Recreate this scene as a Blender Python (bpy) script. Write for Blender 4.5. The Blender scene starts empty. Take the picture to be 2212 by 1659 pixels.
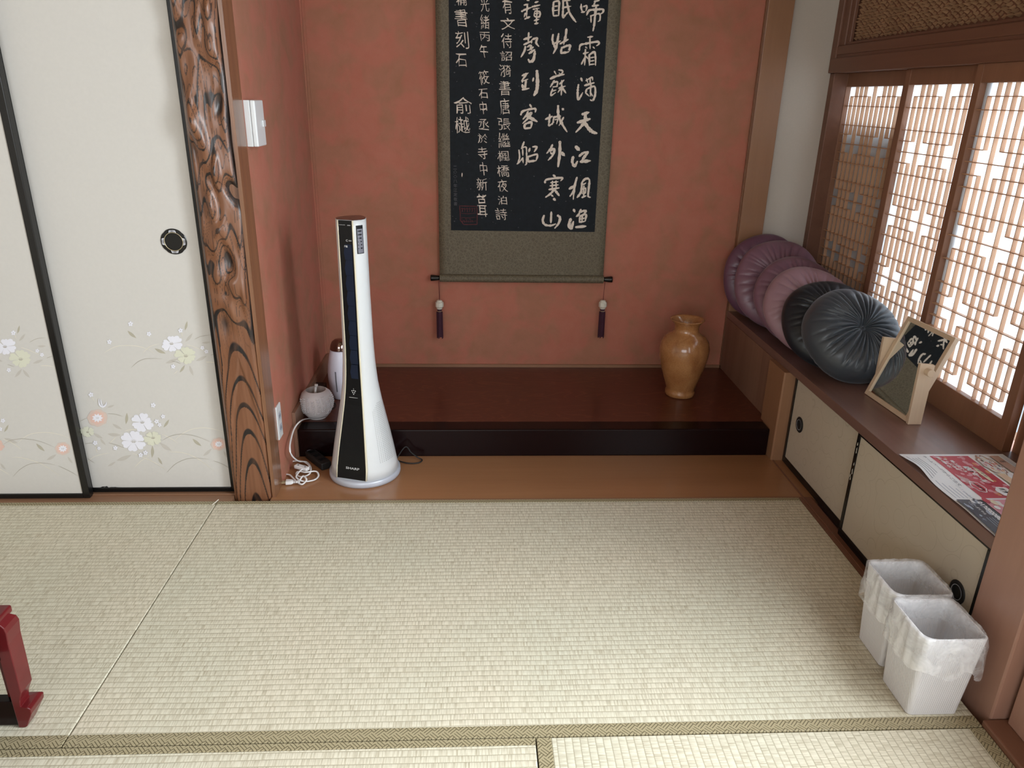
import bpy, bmesh, math, random
from mathutils import Vector, Matrix, noise as mn
random.seed(7)
PI=math.pi
S=bpy.context.scene; COL=S.collection
# ------------------------------------------------------------------ camera
def mkcam():
    f,P,Y,R=1599.06,math.radians(21.2188),math.radians(3.0814),math.radians(1.2064)
    fw=Vector((math.sin(Y)*math.cos(P),math.cos(Y)*math.cos(P),-math.sin(P)))
    r=fw.cross(Vector((0,0,1))).normalized(); u=r.cross(fw)
    r2=r*math.cos(R)+u*math.sin(R); u2=-r*math.sin(R)+u*math.cos(R)
    return f,fw,r2,u2
F_,FW,RT,UP=mkcam(); POS=Vector((0,0,1.1581))
cd=bpy.data.cameras.new('camera'); cam=bpy.data.objects.new('camera',cd); COL.objects.link(cam)
m=Matrix((RT,UP,-FW)).transposed().to_4x4(); m.translation=POS; cam.matrix_world=m
cd.sensor_width=36; cd.lens=F_/2212*36; cd.clip_start=.01
S.camera=cam
def at(px,py,**k):
    """where the sight line of a photo pixel meets a real plane of the room"""
    d=FW*F_+RT*(px-1106)-UP*(py-829.5)
    a,v=list(k.items())[0]; i='xyz'.index(a); return POS+d*((v-POS[i])/d[i])
# ------------------------------------------------------------------ light
S.view_settings.view_transform='Standard'; S.view_settings.look='None'
S.view_settings.gamma=1; S.view_settings.use_curve_mapping=False
S.view_settings.exposure=0.0
S.cycles.use_denoising=True
S.cycles.max_bounces=8; S.cycles.diffuse_bounces=5; S.cycles.glossy_bounces=4; S.cycles.transmission_bounces=6
S.cycles.sample_clamp_indirect=6
W=bpy.data.worlds.new('world'); S.world=W; W.use_nodes=True
W.node_tree.nodes['Background'].inputs[0].default_value=(.75,.88,1,1)
W.node_tree.nodes['Background'].inputs[1].default_value=1.0
def area(name,loc,target,sx,sy,power,col):
    l=bpy.data.lights.new(name,'AREA'); l.shape='RECTANGLE'; l.size=sx; l.size_y=sy; l.energy=power; l.color=col
    o=bpy.data.objects.new(name,l); COL.objects.link(o); o.location=loc
    o.rotation_euler=(Vector(target)-Vector(loc)).to_track_quat('-Z','Y').to_euler(); return o
# daylight outside the paper screens, and the two glazed openings behind the camera
area('daylight_side',(2.3,1.2,1.5),(1.3,1.7,.8),2.6,1.9,330,(.88,.95,1))
area('daylight_near_right',(1.125,-.40,1.2),(0,-.40,1.1),2.2,1.45,42,(.93,.975,1))
area('daylight_behind',(-.9,-2.74,1.5),(-.9,0,1.3),2.2,1.45,50,(.95,.975,1))
# ------------------------------------------------------------------ materials
class G:
    def __init__(s,name):
        s.m=bpy.data.materials.new(name); s.m.use_nodes=True; s.t=s.m.node_tree; s.b=s.t.nodes['Principled BSDF']
        s.out=s.t.nodes['Material Output']
    def n(s,ty,**k):
        x=s.t.nodes.new(ty)
        for a,v in k.items(): setattr(x,a,v)
        return x
    def l(s,a,b): s.t.links.new(a,b)
    def val(s,sock,v):
        if hasattr(v,'is_output') or isinstance(v,bpy.types.NodeSocket): s.l(v,sock)
        else: sock.default_value=v
    def math(s,op,a,b=0.,c=None):
        x=s.n('ShaderNodeMath',operation=op); s.val(x.inputs[0],a); s.val(x.inputs[1],b)
        if c is not None: s.val(x.inputs[2],c)
        return x.outputs[0]
    def coord(s,scale=(1,1,1),rot=(0,0,0),kind='Object',loc=(0,0,0)):
        c=s.n('ShaderNodeTexCoord'); mp=s.n('ShaderNodeMapping'); s.l(c.outputs[kind],mp.inputs[0])
        mp.inputs['Scale'].default_value=scale; mp.inputs['Rotation'].default_value=rot; mp.inputs['Location'].default_value=loc
        return mp.outputs[0]
    def noise(s,vec,scale=5,detail=3,rough=.5,dist=0):
        x=s.n('ShaderNodeTexNoise'); s.l(vec,x.inputs['Vector']); x.inputs['Scale'].default_value=scale
        x.inputs['Detail'].default_value=detail; x.inputs['Roughness'].default_value=rough; x.inputs['Distortion'].default_value=dist
        return x.outputs['Fac']
    def mix(s,f,a,b):
        x=s.n('ShaderNodeMix',data_type='RGBA'); s.val(x.inputs[0],f)
        for q,v in ((x.inputs[6],a),(x.inputs[7],b)):
            if isinstance(v,tuple): q.default_value=(v[0],v[1],v[2],1)
            else: s.l(v,q)
        return x.outputs[2]
    def ramp(s,f,*st):
        x=s.n('ShaderNodeValToRGB'); s.l(f,x.inputs[0]); e=x.color_ramp.elements
        while len(e)<len(st): e.new(.5)
        for i,(p,c) in enumerate(st):
            e[i].position=p; e[i].color=(c,c,c,1) if not isinstance(c,tuple) else (c[0],c[1],c[2],1)
        return x.outputs[0]
    def bump(s,h,dist=.001,st=1):
        x=s.n('ShaderNodeBump'); s.l(h,x.inputs['Height']); x.inputs['Distance'].default_value=dist; x.inputs['Strength'].default_value=st
        s.l(x.outputs[0],s.b.inputs['Normal']); return x
    def set(s,col=None,rough=None,spec=None,metal=None,coat=None,coatr=None):
        if col is not None:
            if isinstance(col,tuple): s.b.inputs['Base Color'].default_value=(*col,1)
            else: s.l(col,s.b.inputs['Base Color'])
        if rough is not None: s.val(s.b.inputs['Roughness'],rough)
        if spec is not None: s.b.inputs['Specular IOR Level'].default_value=spec
        if metal is not None: s.b.inputs['Metallic'].default_value=metal
        if coat is not None: s.b.inputs['Coat Weight'].default_value=coat
        if coatr is not None: s.b.inputs['Coat Roughness'].default_value=coatr
        return s.m
def plain(name,col,rough=.5,spec=.5,metal=0,var=.06,scale=30,coat=0):
    g=G(name); v=g.coord(); n=g.noise(v,scale,3)
    lo=tuple(c*(1-var) for c in col); hi=tuple(min(1,c*(1+var)) for c in col)
    return g.set(g.mix(n,lo,hi),rough,spec,metal,coat,.05)
def wood(name,c1,c2,axis='Z',rough=.5,scale=1.,coat=0,contrast=1.,coatr=.08,bump=.0003,spec=.5):
    g=G(name); sc={'X':(1.2,22,22),'Y':(22,1.2,22),'Z':(22,22,1.2)}[axis]
    v=g.coord(tuple(q*scale for q in sc)); n=g.noise(v,1,5,.6,.8)
    v2=g.coord(tuple(q*scale*.25 for q in sc)); n2=g.noise(v2,1,2,.5,1.5)
    v3=g.coord(tuple(q*scale*6 for q in sc)); n3=g.noise(v3,1,2,.6)
    f=g.math('ADD',g.math('MULTIPLY',n,.55),g.math('MULTIPLY',n2,.3)); f=g.math('ADD',f,g.math('MULTIPLY',n3,.15))
    r=g.ramp(f,(.5-.22/contrast,0.),(.5+.22/contrast,1.))
    if bump: g.bump(n3,bump)
    return g.set(g.mix(r,c1,c2),rough,spec,0,coat,coatr)
def plaster():
    g=G('terracotta_plaster'); v=g.coord()
    a=g.noise(v,9.,3,.55,.4); b=g.noise(g.coord(loc=(3,1,7)),16,4,.6,.4); c=g.noise(v,450,2)
    r=g.ramp(a,(.42,0.),(.60,1.)); c1=g.mix(r,(.40,.137,.092),(.315,.143,.086))
    r2=g.ramp(b,(.3,0.),(.7,1.)); c2=g.mix(g.math('MULTIPLY',r2,.5),c1,(.44,.175,.125))
    c3=g.mix(g.math('MULTIPLY',c,.12),c2,(.55,.27,.18))
    g.bump(g.math('ADD',c,g.math('MULTIPLY',b,.8)),.0008,.5); return g.set(c3,.88,.25)
def tatami(name,axis):
    g=G(name); tc=g.n('ShaderNodeTexCoord'); sx=g.n('ShaderNodeSeparateXYZ'); g.l(tc.outputs['Object'],sx.inputs[0])
    X,Y=(sx.outputs[0],sx.outputs[1]) if axis=='X' else (sx.outputs[1],sx.outputs[0])
    wob=g.noise(g.coord((3,3,3)),1,2); v=g.math('ADD',g.math('DIVIDE',Y,.0150),g.math('MULTIPLY',wob,.5))
    fr=g.math('FRACT',v); row=g.math('FLOOR',v)
    cx=g.n('ShaderNodeCombineXYZ'); g.l(g.math('MULTIPLY',X,300),cx.inputs[0]); g.l(g.math('MULTIPLY',row,3.7),cx.inputs[1])
    g.l(g.math('MULTIPLY',fr,.25),cx.inputs[2])
    reed=g.noise(cx.outputs[0],1,2,.7)
    s=g.math('SINE',g.math('MULTIPLY',fr,PI)); s=g.math('POWER',s,.45)
    big=g.noise(g.coord((1.4,1.4,1.4)),2,3)
    hi=g.mix(g.ramp(big,(.35,0.),(.65,1.)),(.68,.63,.50),(.635,.615,.49))
    body=g.mix(g.ramp(reed,(.28,0.),(.58,1.)),(.42,.375,.27),hi)
    col=g.mix(g.ramp(s,(.22,0.),(.66,1.)),(.42,.38,.275),body)
    h=g.math('ADD',g.math('MULTIPLY',s,1.),g.math('MULTIPLY',reed,.55)); g.bump(h,.0013,.65)
    return g.set(col,.62,.35)
def heri(name,axis):
    g=G(name); tc=g.n('ShaderNodeTexCoord'); sx=g.n('ShaderNodeSeparateXYZ'); g.l(tc.outputs['Object'],sx.inputs[0])
    X,Y=sx.outputs[0],sx.outputs[1]; P=.0235
    a=g.math('DIVIDE',g.math('ADD',X,Y),P); b=g.math('DIVIDE',g.math('SUBTRACT',X,Y),P)
    par=g.math('MODULO',g.math('ABSOLUTE',g.math('ADD',g.math('FLOOR',a),g.math('FLOOR',b))),2.)
    sa=g.math('FRACT',g.math('MULTIPLY',a,3.)); sb=g.math('FRACT',g.math('MULTIPLY',b,3.))
    mx=g.n('ShaderNodeMix'); g.l(par,mx.inputs[0]); g.l(sa,mx.inputs[2]); g.l(sb,mx.inputs[3])
    r=g.ramp(mx.outputs[0],(.0,0.),(.22,0.),(.3,1.),(.9,1.))
    col=g.mix(r,(.13,.107,.058),(.36,.31,.19)); g.bump(r,.0006,.7); return g.set(col,.5,.5)
def shoji_paper():
    g=G('shoji_paper'); v=g.coord(); n=g.noise(v,40,4)
    c=g.mix(n,(.80,.84,.88),(.86,.89,.92))
    d=g.n('ShaderNodeBsdfDiffuse'); t=g.n('ShaderNodeBsdfTranslucent'); mx=g.n('ShaderNodeMixShader'); mx.inputs[0].default_value=.62
    g.l(c,d.inputs[0]); g.l(c,t.inputs[0]); g.l(d.outputs[0],mx.inputs[1]); g.l(t.outputs[0],mx.inputs[2]); g.l(mx.outputs[0],g.out.inputs[0]); return g.m
def attr_mat(name,rough=.4,spec=.5,coat=0,bump=None,coatr=.1):
    g=G(name); a=g.n('ShaderNodeVertexColor'); a.layer_name='Col'
    if bump:
        n=g.noise(g.coord((30,30,3)),6,4); g.bump(n,bump)
    return g.set(a.outputs[0],rough,spec,0,coat,coatr)
M={}
M['plaster']=plaster()
M['cream_wall']=plain('cream_wall_paper',(.50,.455,.40),.85,.2,scale=200,var=.04)
M['tatX']=tatami('tatami_reed_weave','X'); M['tatY']=tatami('tatami_reed_weave_across','Y')
M['heri']=heri('brocade_border','X')
M['toko']=wood('honey_floor_board',(.27,.122,.052),(.38,.19,.090),'X',.30,.6,.35,.8,.12)
M['dais']=None
M['lacq']=plain('dark_lacquer',(.008,.0022,.0024),.22,.20,var=.2,coat=.0)
M['post']=wood('pale_cedar',(.25,.125,.065),(.33,.175,.095),'Z',.45,.8,.1,.8)
M['sidep']=wood('grey_brown_panel',(.17,.085,.055),(.29,.165,.11),'Z',.45,.45,.1,1.4)
M['postdark']=wood('polished_post_side',(.12,.05,.025),(.27,.125,.06),'Z',.30,1.3,.5,1.2,.18)
M['shelf']=wood('dark_shelf_board',(.125,.066,.052),(.23,.13,.105),'Y',.38,.35,.35,1.5,.25)
M['shojiw']=wood('cedar_frame',(.22,.105,.06),(.30,.15,.088),'Z',.5,.9)
M['shojih']=wood('cedar_rail',(.22,.105,.06),(.31,.155,.09),'Y',.5,.7)
M['kumiko']=wood('lattice_cedar',(.50,.285,.165),(.60,.36,.22),'Z',.55,.7,bump=0)
M['beam']=wood('brown_beam',(.145,.065,.04),(.21,.10,.062),'Y',.5,.6)
M['door_w']=wood('reddish_door_wood',(.33,.18,.13),(.41,.235,.175),'Z',.4,.6,.2)
M['strip']=wood('sill_strip',(.16,.07,.04),(.22,.10,.06),'Y',.45,.9)
M['sillx']=wood('sill_strip_x',(.20,.10,.055),(.30,.16,.09),'X',.45,.9)
M['paper']=shoji_paper()
M['fusuma']=plain('fusuma_paper',(.575,.555,.52),.85,.15,var=.03,scale=120)
M['cabp']=None
M['black']=plain('black_lacquer_frame',(.006,.006,.006),.25,.5,var=.1)
M['blackm']=plain('matt_black',(.012,.012,.012),.55,.4)
M['gold']=plain('worn_gilt',(.55,.47,.30),.35,.5,.6)
M['whitefl']=plain('white_petal',(.74,.74,.80),.8,.2,var=.03)
M['creamfl']=plain('cream_petal',(.64,.64,.52),.8,.2,var=.03)
M['pinkfl']=plain('pink_bloom',(.68,.47,.40),.8,.2)
M['pinkf2']=plain('pink_bloom_halo',(.62,.50,.44),.8,.2)
M['arcl']=plain('pale_grass_stroke',(.70,.66,.56),.8,.2)
M['arcd']=plain('grey_grass_stroke',(.36,.33,.27),.8,.2)
M['leafd']=plain('grey_leaf',(.42,.39,.31),.8,.2)
M['leafp']=plain('faint_leaf',(.50,.47,.425),.8,.2)
M['white_pl']=plain('white_plastic',(.68,.70,.71),.30,.5,var=.02,coat=.2)
M['cream_pl']=plain('cream_plastic',(.72,.66,.50),.25,.5,var=.02,coat=.4)
M['silver_pl']=plain('silver_plastic',(.50,.53,.60),.35,.5,.2,var=.03)
M['piano']=plain('glossy_black_plastic',(.005,.005,.006),.25,.3,var=.1)
M['blue']=plain('dark_blue_filter',(.004,.010,.030),.35,.4,var=.2)
M['browncap']=plain('brown_top_cap',(.055,.022,.016),.25,.5,coat=.3)
M['greylab']=plain('grey_label',(.16,.16,.19),.4,.5)
M['ltgrey']=plain('light_grey_print',(.55,.55,.55),.5,.4)
M['hum']=plain('lilac_white_plastic',(.70,.70,.80),.35,.5,var=.02,coat=.2)
M['chrome']=plain('brown_chrome',(.30,.22,.20),.08,.5,1.0,var=.05)
M['bisque']=plain('unglazed_white_ceramic',(.72,.71,.74),.6,.35,var=.04,scale=80)
M['glasst']=plain('clear_tube',(.75,.78,.80),.1,.6,var=.02)
M['cord']=plain('white_cord',(.74,.74,.74),.4,.5)
M['olive']=None
M['ink']=plain('black_rubbing_ground',(.006,.009,.013),.7,.25,var=.5,scale=60)
M['stroke']=plain('pale_rubbed_characters',(.68,.60,.52),.8,.2,var=.08,scale=400)
M['faint']=plain('faint_rubbing_specks',(.10,.10,.11),.8,.2,var=.3)
M['seal']=plain('faded_red_seal',(.10,.028,.03),.8,.2,var=.4,scale=300)
M['ivory']=plain('ivory_bead',(.62,.60,.52),.35,.5,var=.06)
M['tassel']=plain('plum_tassel',(.045,.012,.025),.7,.3,var=.3,scale=500)
M['plumcord']=plain('dark_red_cord',(.10,.015,.02),.6,.3)
M['mirrorw']=wood('pale_beech',(.60,.46,.32),(.69,.55,.40),'Z',.45,1.5,bump=0)
M['mirror']=plain('mirror_glass',(.80,.83,.82),.015,.5,1.0,var=0)
M['bin']=None
M['redlac']=plain('red_lacquer',(.105,.008,.010),.30,.4,var=.25,scale=18,coat=.2)
M['ceil']=plain('ceiling_board',(.36,.26,.17),.7,.3)
M['out']=plain('outside_boarding',(.10,.06,.04),.8,.2)
M['flyer']=plain('flyer_paper',(.86,.90,.92),.45,.5,var=.02)
def cloth_olive():
    g=G('olive_brocade'); v=g.coord(); w=g.n('ShaderNodeTexVoronoi',feature='DISTANCE_TO_EDGE'); g.l(v,w.inputs['Vector']); w.inputs['Scale'].default_value=75
    n=g.noise(v,60,4,.6,2.); r=g.ramp(w.outputs['Distance'],(.02,1.),(.1,0.)); r2=g.ramp(n,(.44,0.),(.5,1.),(.56,0.))
    f=g.math('MAXIMUM',g.math('MULTIPLY',r,.8),g.math('MULTIPLY',r2,.7))
    return g.set(g.mix(f,(.095,.078,.050),(.165,.138,.092)),.6,.35)
M['olive']=cloth_olive()
def dais_mat():
    g=G('zelkova_board'); v=g.coord((1.0,5.,1.)); n=g.noise(v,2.2,3,.5,.6)
    rings=g.math('SINE',g.math('MULTIPLY',n,85.)); r=g.ramp(g.math('MULTIPLY_ADD',rings,.5,.5),(.0,0.),(.16,1.))
    fine=g.noise(g.coord((3,160,3)),1,3)
    c=g.mix(r,(.14,.042,.022),(.095,.025,.013)); c=g.mix(g.math('MULTIPLY',fine,.35),c,(.075,.018,.010))
    return g.set(c,.30,.4,0,.2,.16)
M['dais']=dais_mat()
def cab_mat():
    g=G('cabinet_paper'); v=g.coord(); w=g.n('ShaderNodeTexVoronoi',feature='F1'); g.l(v,w.inputs['Vector']); w.inputs['Scale'].default_value=13
    d=g.math('FRACT',g.math('MULTIPLY',w.outputs['Distance'],3.2)); r=g.ramp(d,(.0,1.),(.05,0.),(.95,0.),(1.,1.))
    n=g.noise(v,7,2); c=g.mix(n,(.50,.44,.345),(.55,.49,.39)); c=g.mix(g.math('MULTIPLY',r,.30),c,(.28,.23,.15)); return g.set(c,.75,.25)
M['cabp']=cab_mat()
def bin_mat():
    g=G('ribbed_white_plastic'); tc=g.n('ShaderNodeTexCoord'); sx=g.n('ShaderNodeSeparateXYZ'); g.l(tc.outputs['Object'],sx.inputs[0])
    a=g.math('SINE',g.math('MULTIPLY',g.math('ADD',sx.outputs[0],sx.outputs[1]),1500.)); g.bump(a,.0004,.5)
    return g.set((.73,.73,.75),.5,.4)
M['bin']=bin_mat()
def bag_mat():
    g=G('thin_clear_film'); n=g.noise(g.coord(),20,3,.55,1.0); g.bump(n,.0018,.7)
    g.set((.93,.94,.96),.22,.6)
    tr=g.n('ShaderNodeBsdfTransparent'); mx=g.n('ShaderNodeMixShader'); r=g.ramp(n,(.38,.18),(.64,.58)); g.l(r,mx.inputs[0])
    g.l(tr.outputs[0],mx.inputs[1]); g.l(g.b.outputs[0],mx.inputs[2]); g.l(mx.outputs[0],g.out.inputs[0]); return g.m
M['bag']=bag_mat()
def vase_mat():
    g=G('amber_crackle_glaze'); v=g.coord(); n=g.noise(v,14,5,.65,.5); w=g.n('ShaderNodeTexVoronoi',feature='DISTANCE_TO_EDGE'); g.l(v,w.inputs['Vector']); w.inputs['Scale'].default_value=140
    n2=g.noise(g.coord((16,16,3)),1,4); r=g.ramp(w.outputs['Distance'],(.0,1.),(.06,0.))
    c=g.mix(g.ramp(n,(.3,0.),(.7,1.)),(.30,.125,.042),(.44,.215,.085)); c=g.mix(g.math('MULTIPLY',g.ramp(n2,(.55,0.),(.7,1.)),.55),c,(.16,.05,.018)); c=g.mix(g.math('MULTIPLY',r,.4),c,(.14,.05,.02))
    return g.set(c,.22,.5,0,.5,.08)
M['vase']=vase_mat()
def velvet(name,col,sheen):
    g=G(name); n=g.noise(g.coord(),18,3); c=g.mix(n,tuple(q*.85 for q in col),tuple(q*1.15 for q in col)); g.set(c,.36,.45)
    g.b.inputs['Sheen Weight'].default_value=sheen; g.b.inputs['Sheen Roughness'].default_value=.35; g.b.inputs['Sheen Tint'].default_value=(.75,.82,.9,1); return g.m
M['facet']=wood('transom_wood',(.27,.155,.085),(.42,.26,.15),'Z',.35,.7,bump=0)
M['vgrey']=velvet('slate_satin',(.050,.060,.073),.28); M['vblack']=velvet('charcoal_satin',(.014,.017,.023),.05)
M['vpink']=velvet('dusty_pink_satin',(.33,.20,.235),.25); M['vmauve']=velvet('mauve_satin',(.20,.105,.145),.2); M['vplum']=velvet('plum_satin',(.135,.062,.10),.15)
# ------------------------------------------------------------------ mesh helpers
class MB:
    def __init__(s): s.v=[]; s.f=[]; s.mi=[]; s.c=None
    def add(s,vs,fs,mi=0,M4=None):
        b=len(s.v)
        s.v+=[tuple((M4@Vector(p)) if M4 else p) for p in vs]; s.f+=[tuple(i+b for i in f) for f in fs]; s.mi+=[mi]*len(fs); return s
    def box(s,x0,y0,z0,x1,y1,z1,mi=0,M4=None):
        vs=[(x,y,z) for z in (z0,z1) for y in (y0,y1) for x in (x0,x1)]
        return s.add(vs,[(0,2,3,1),(4,5,7,6),(0,1,5,4),(2,6,7,3),(0,4,6,2),(1,3,7,5)],mi,M4)
    def lathe(s,prof,c=(0,0,0),seg=48,mi=0,M4=None,caps=True,sx=1,sy=1):
        vs=[];fs=[];n=len(prof)
        for r,z in prof:
            for k in range(seg):
                a=2*PI*k/seg; vs.append((c[0]+r*sx*math.cos(a),c[1]+r*sy*math.sin(a),c[2]+z))
        for i in range(n-1):
            for k in range(seg):
                q=(k+1)%seg; fs.append((i*seg+k,i*seg+q,(i+1)*seg+q,(i+1)*seg+k))
        if caps:
            fs.append(tuple(reversed(range(seg)))); fs.append(tuple((n-1)*seg+k for k in range(seg)))
        return s.add(vs,fs,mi,M4)
    def loft(s,rings,mi=0,caps=True,M4=None):
        n=len(rings[0]); vs=[p for r in rings for p in r]; fs=[]
        for i in range(len(rings)-1):
            for k in range(n):
                q=(k+1)%n; fs.append((i*n+k,i*n+q,(i+1)*n+q,(i+1)*n+k))
        if caps: fs.append(tuple(reversed(range(n)))); fs.append(tuple((len(rings)-1)*n+k for k in range(n)))
        return s.add(vs,fs,mi,M4)
    def tube(s,pts,r,seg=8,mi=0,flat=1.):
        pts=[Vector(p) for p in pts]; rings=[]; up=Vector((0,0,1))
        for i,p in enumerate(pts):
            t=(pts[min(i+1,len(pts)-1)]-pts[max(i-1,0)]).normalized()
            a=t.cross(up)
            if a.length<1e-3: a=t.cross(Vector((1,0,0)))
            a.normalize(); b=a.cross(t).normalized()
            rr=r[i] if isinstance(r,list) else r
            rings.append([tuple(p+a*rr*math.cos(2*PI*k/seg)+b*rr*flat*math.sin(2*PI*k/seg)) for k in range(seg)])
        return s.loft(rings,mi)
    def prism(s,poly,axis,a,b,mi=0):
        """polygon in the plane across an axis, extruded from a to b"""
        def P(u,v,w): return {'x':(w,u,v),'y':(u,w,v),'z':(u,v,w)}[axis]
        n=len(poly); vs=[P(u,v,a) for u,v in poly]+[P(u,v,b) for u,v in poly]
        fs=[tuple(reversed(range(n))),tuple(range(n,2*n))]+[(i,(i+1)%n,(i+1)%n+n,i+n) for i in range(n)]
        return s.add(vs,fs,mi)
    def obj(s,name,mats,parent=None,smooth=False,local=False,bevel=0,seg=2,auto=None,sub=0,label=None,parthome=None):
        me=bpy.data.meshes.new(name); off=Vector((0,0,0))
        if parent and not local:
            q=parent
            while q: off+=q.location; q=q.parent
        me.from_pydata([tuple(Vector(p)-off) for p in s.v],[],s.f)
        mats=mats if isinstance(mats,(list,tuple)) else [mats]
        for q in mats: me.materials.append(q)
        for p,i in zip(me.polygons,s.mi): p.material_index=i; p.use_smooth=smooth
        bm=bmesh.new(); bm.from_mesh(me); bmesh.ops.recalc_face_normals(bm,faces=bm.faces); bm.to_mesh(me); bm.free()
        if s.c:
            ca=me.color_attributes.new('Col','FLOAT_COLOR','POINT')
            for i,c in enumerate(s.c): ca.data[i].color=(c[0],c[1],c[2],1)
        o=bpy.data.objects.new(name,me); COL.objects.link(o)
        if parent: o.parent=parent
        if bevel:
            bv=o.modifiers.new('bevel','BEVEL'); bv.width=bevel; bv.segments=seg; bv.limit_method='ANGLE'; bv.angle_limit=math.radians(35)
        if sub:
            sb=o.modifiers.new('sub','SUBSURF'); sb.levels=sub; sb.render_levels=sub
        if label: o['label']=label
        return o
def rbox(x0,y0,z0,x1,y1,z1): return MB().box(x0,y0,z0,x1,y1,z1)
def tag(o,label,cat,group=None):
    o['label']=label; o['category']=cat
    if group: o['group']=group
    return o
def thing(name,label,cat,loc=(0,0,0),group=None,rot=None):
    o=bpy.data.objects.new(name,None); COL.objects.link(o); o.location=loc; o.empty_display_size=.05
    if rot: o.rotation_euler=rot
    return tag(o,label,cat,group)
def struct(o): o['kind']='structure'; return o
def spline(pts,n=6):
    """Catmull-Rom through points"""
    P=[Vector(p) for p in pts]
    if len(P)<3: return [P[0].lerp(P[-1],i/n) for i in range(n+1)]
    out=[]
    for i in range(len(P)-1):
        a=P[max(i-1,0)];b=P[i];c=P[i+1];d=P[min(i+2,len(P)-1)]
        for k in range(n):
            t=k/n; out.append(.5*((2*b)+(c-a)*t+(2*a-5*b+4*c-d)*t*t+(3*b-a-3*c+d)*t**3))
    out.append(P[-1]); return out
EPS=[0.]      # each printed shape lies a hair above the one before it
def ribbon(mb,pts,w,fn,mi=0,ends=(.6,.35),jit=0):
    """brush stroke of 2D points, mapped to the surface by fn(u,v)->xyz"""
    EPS[0]+=3e-6
    q=spline([(x,y,0) for x,y in pts],6); n=len(q); L=[];R=[]
    for i,p in enumerate(q):
        t=(q[min(i+1,n-1)]-q[max(i-1,0)]); t=t.normalized() if t.length>0 else Vector((1,0,0)); nn=Vector((-t.y,t.x,0))
        s=i/(n-1); prof=min(1,ends[0]+(1-ends[0])*s*5) if s<.5 else min(1,ends[1]+(1-ends[1])*(1-s)*3.2)
        if jit: prof*=1+jit*mn.noise(Vector((p.x*.06,p.y*.06,w)))
        L.append(p+nn*w*.5*prof); R.append(p-nn*w*.5*prof)
    a=q[0]-(q[1]-q[0]).normalized()*w*.3; b=q[-1]+(q[-1]-q[-2]).normalized()*w*.22
    ring=[a]+L+[b]+R[::-1]; vs=[fn(p.x,p.y) for p in [a]+L+[b]+R]
    fs=[(0,1,n+2)]+[(1+i,2+i,n+3+i,n+2+i) for i in range(n-1)]+[(n,n+1,2*n+1)]
    mb.add(vs,fs,mi)
def blob(mb,cx,cy,rx,ry,fn,mi=0,seg=14,rot=0,wob=0):
    EPS[0]+=3e-6
    vs=[fn(cx,cy)]
    for k in range(seg):
        a=2*PI*k/seg; q=1+wob*math.sin(k*2.3+cx); x=rx*q*math.cos(a);y=ry*q*math.sin(a)
        vs.append(fn(cx+x*math.cos(rot)-y*math.sin(rot),cy+x*math.sin(rot)+y*math.cos(rot)))
    mb.add(vs,[(0,1+k,1+(k+1)%seg) for k in range(seg)],mi)
def glyphs(text,res=2,bold=0.):
    """font outline of a short text as flat mesh data, normalised to its own height"""
    c=bpy.data.curves.new('t','FONT'); c.body=text; c.resolution_u=res; c.offset=bold; c.align_x='CENTER'; c.align_y='CENTER'
    o=bpy.data.objects.new('t',c); COL.objects.link(o); dg=bpy.context.evaluated_depsgraph_get(); dg.update()
    me=o.evaluated_get(dg).to_mesh(); vs=[v.co.copy() for v in me.vertices]; fs=[tuple(p.vertices) for p in me.polygons]
    o.to_mesh_clear() if hasattr(o,'to_mesh_clear') else None
    bpy.data.objects.remove(o); bpy.data.curves.remove(c)
    if not vs: return [],[]
    x0=min(v.x for v in vs);x1=max(v.x for v in vs);y0=min(v.y for v in vs);y1=max(v.y for v in vs)
    return [((v.x-(x0+x1)/2)/(max(x1-x0,1e-6)),(v.y-(y0+y1)/2)/(max(y1-y0,1e-6))) for v in vs],fs
def text(mb,body,cx,cy,w,h,fn,mi=0,bold=0.,rot=0,shear=0,res=2,wob=0):
    """text centred at cx,cy with size w,h (v axis pointing down), mapped by fn"""
    vs,fs=glyphs(body,res,bold); out=[]
    for u,v in vs:
        x=u*w+shear*v*h; y=-v*h
        if wob: x+=wob*w*mn.noise(Vector((u*3,v*3,cx))); y+=wob*h*mn.noise(Vector((u*3+9,v*3,cy)))
        out.append(fn(cx+x*math.cos(rot)-y*math.sin(rot),cy+x*math.sin(rot)+y*math.cos(rot)))
    mb.add(out,fs,mi)
# ------------------------------------------------------------------ room shell
XW=1.042; YB=2.923; XL=-.608; CH=2.4
struct(rbox(-2.9,-2.7,-.08,1.9,3.1,-.045).obj('floor',M['strip']))
struct(rbox(-2.9,-2.7,CH,1.9,3.1,CH+.06).obj('ceiling',M['ceil']))
struct(rbox(XL-.05,YB,-.04,XW+.002,YB+.06,CH).obj('wall_back',M['plaster']))
struct(rbox(XL-.06,2.10,-.04,XL,YB,CH).obj('wall_alcove_left',M['plaster']))
struct(rbox(1.139,2.937,-.04,1.52,2.99,CH).obj('wall_recess',M['cream_wall']))
struct(rbox(-2.9,-2.7,-.04,-2.8,2.1,CH).obj('wall_left',M['cream_wall']))
struct(rbox(-2.9,2.10,-.04,XL-.06,2.16,CH).obj('wall_behind_panels',M['cream_wall']))
w=MB().box(-2.8,-2.7,-.04,1.9,-2.6,.75).box(-2.8,-2.7,2.2,1.9,-2.6,CH).box(-2.8,-2.7,.75,-2.0,-2.6,2.2).box(.2,-2.7,.75,1.9,-2.6,2.2)
struct(w.obj('wall_rear',M['cream_wall']))
# upper part of the fusuma wall, lintel height
struct(rbox(-2.8,2.0,1.80,XL-.12,2.09,CH).obj('wall_above_panels',M['cream_wall']))
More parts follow.
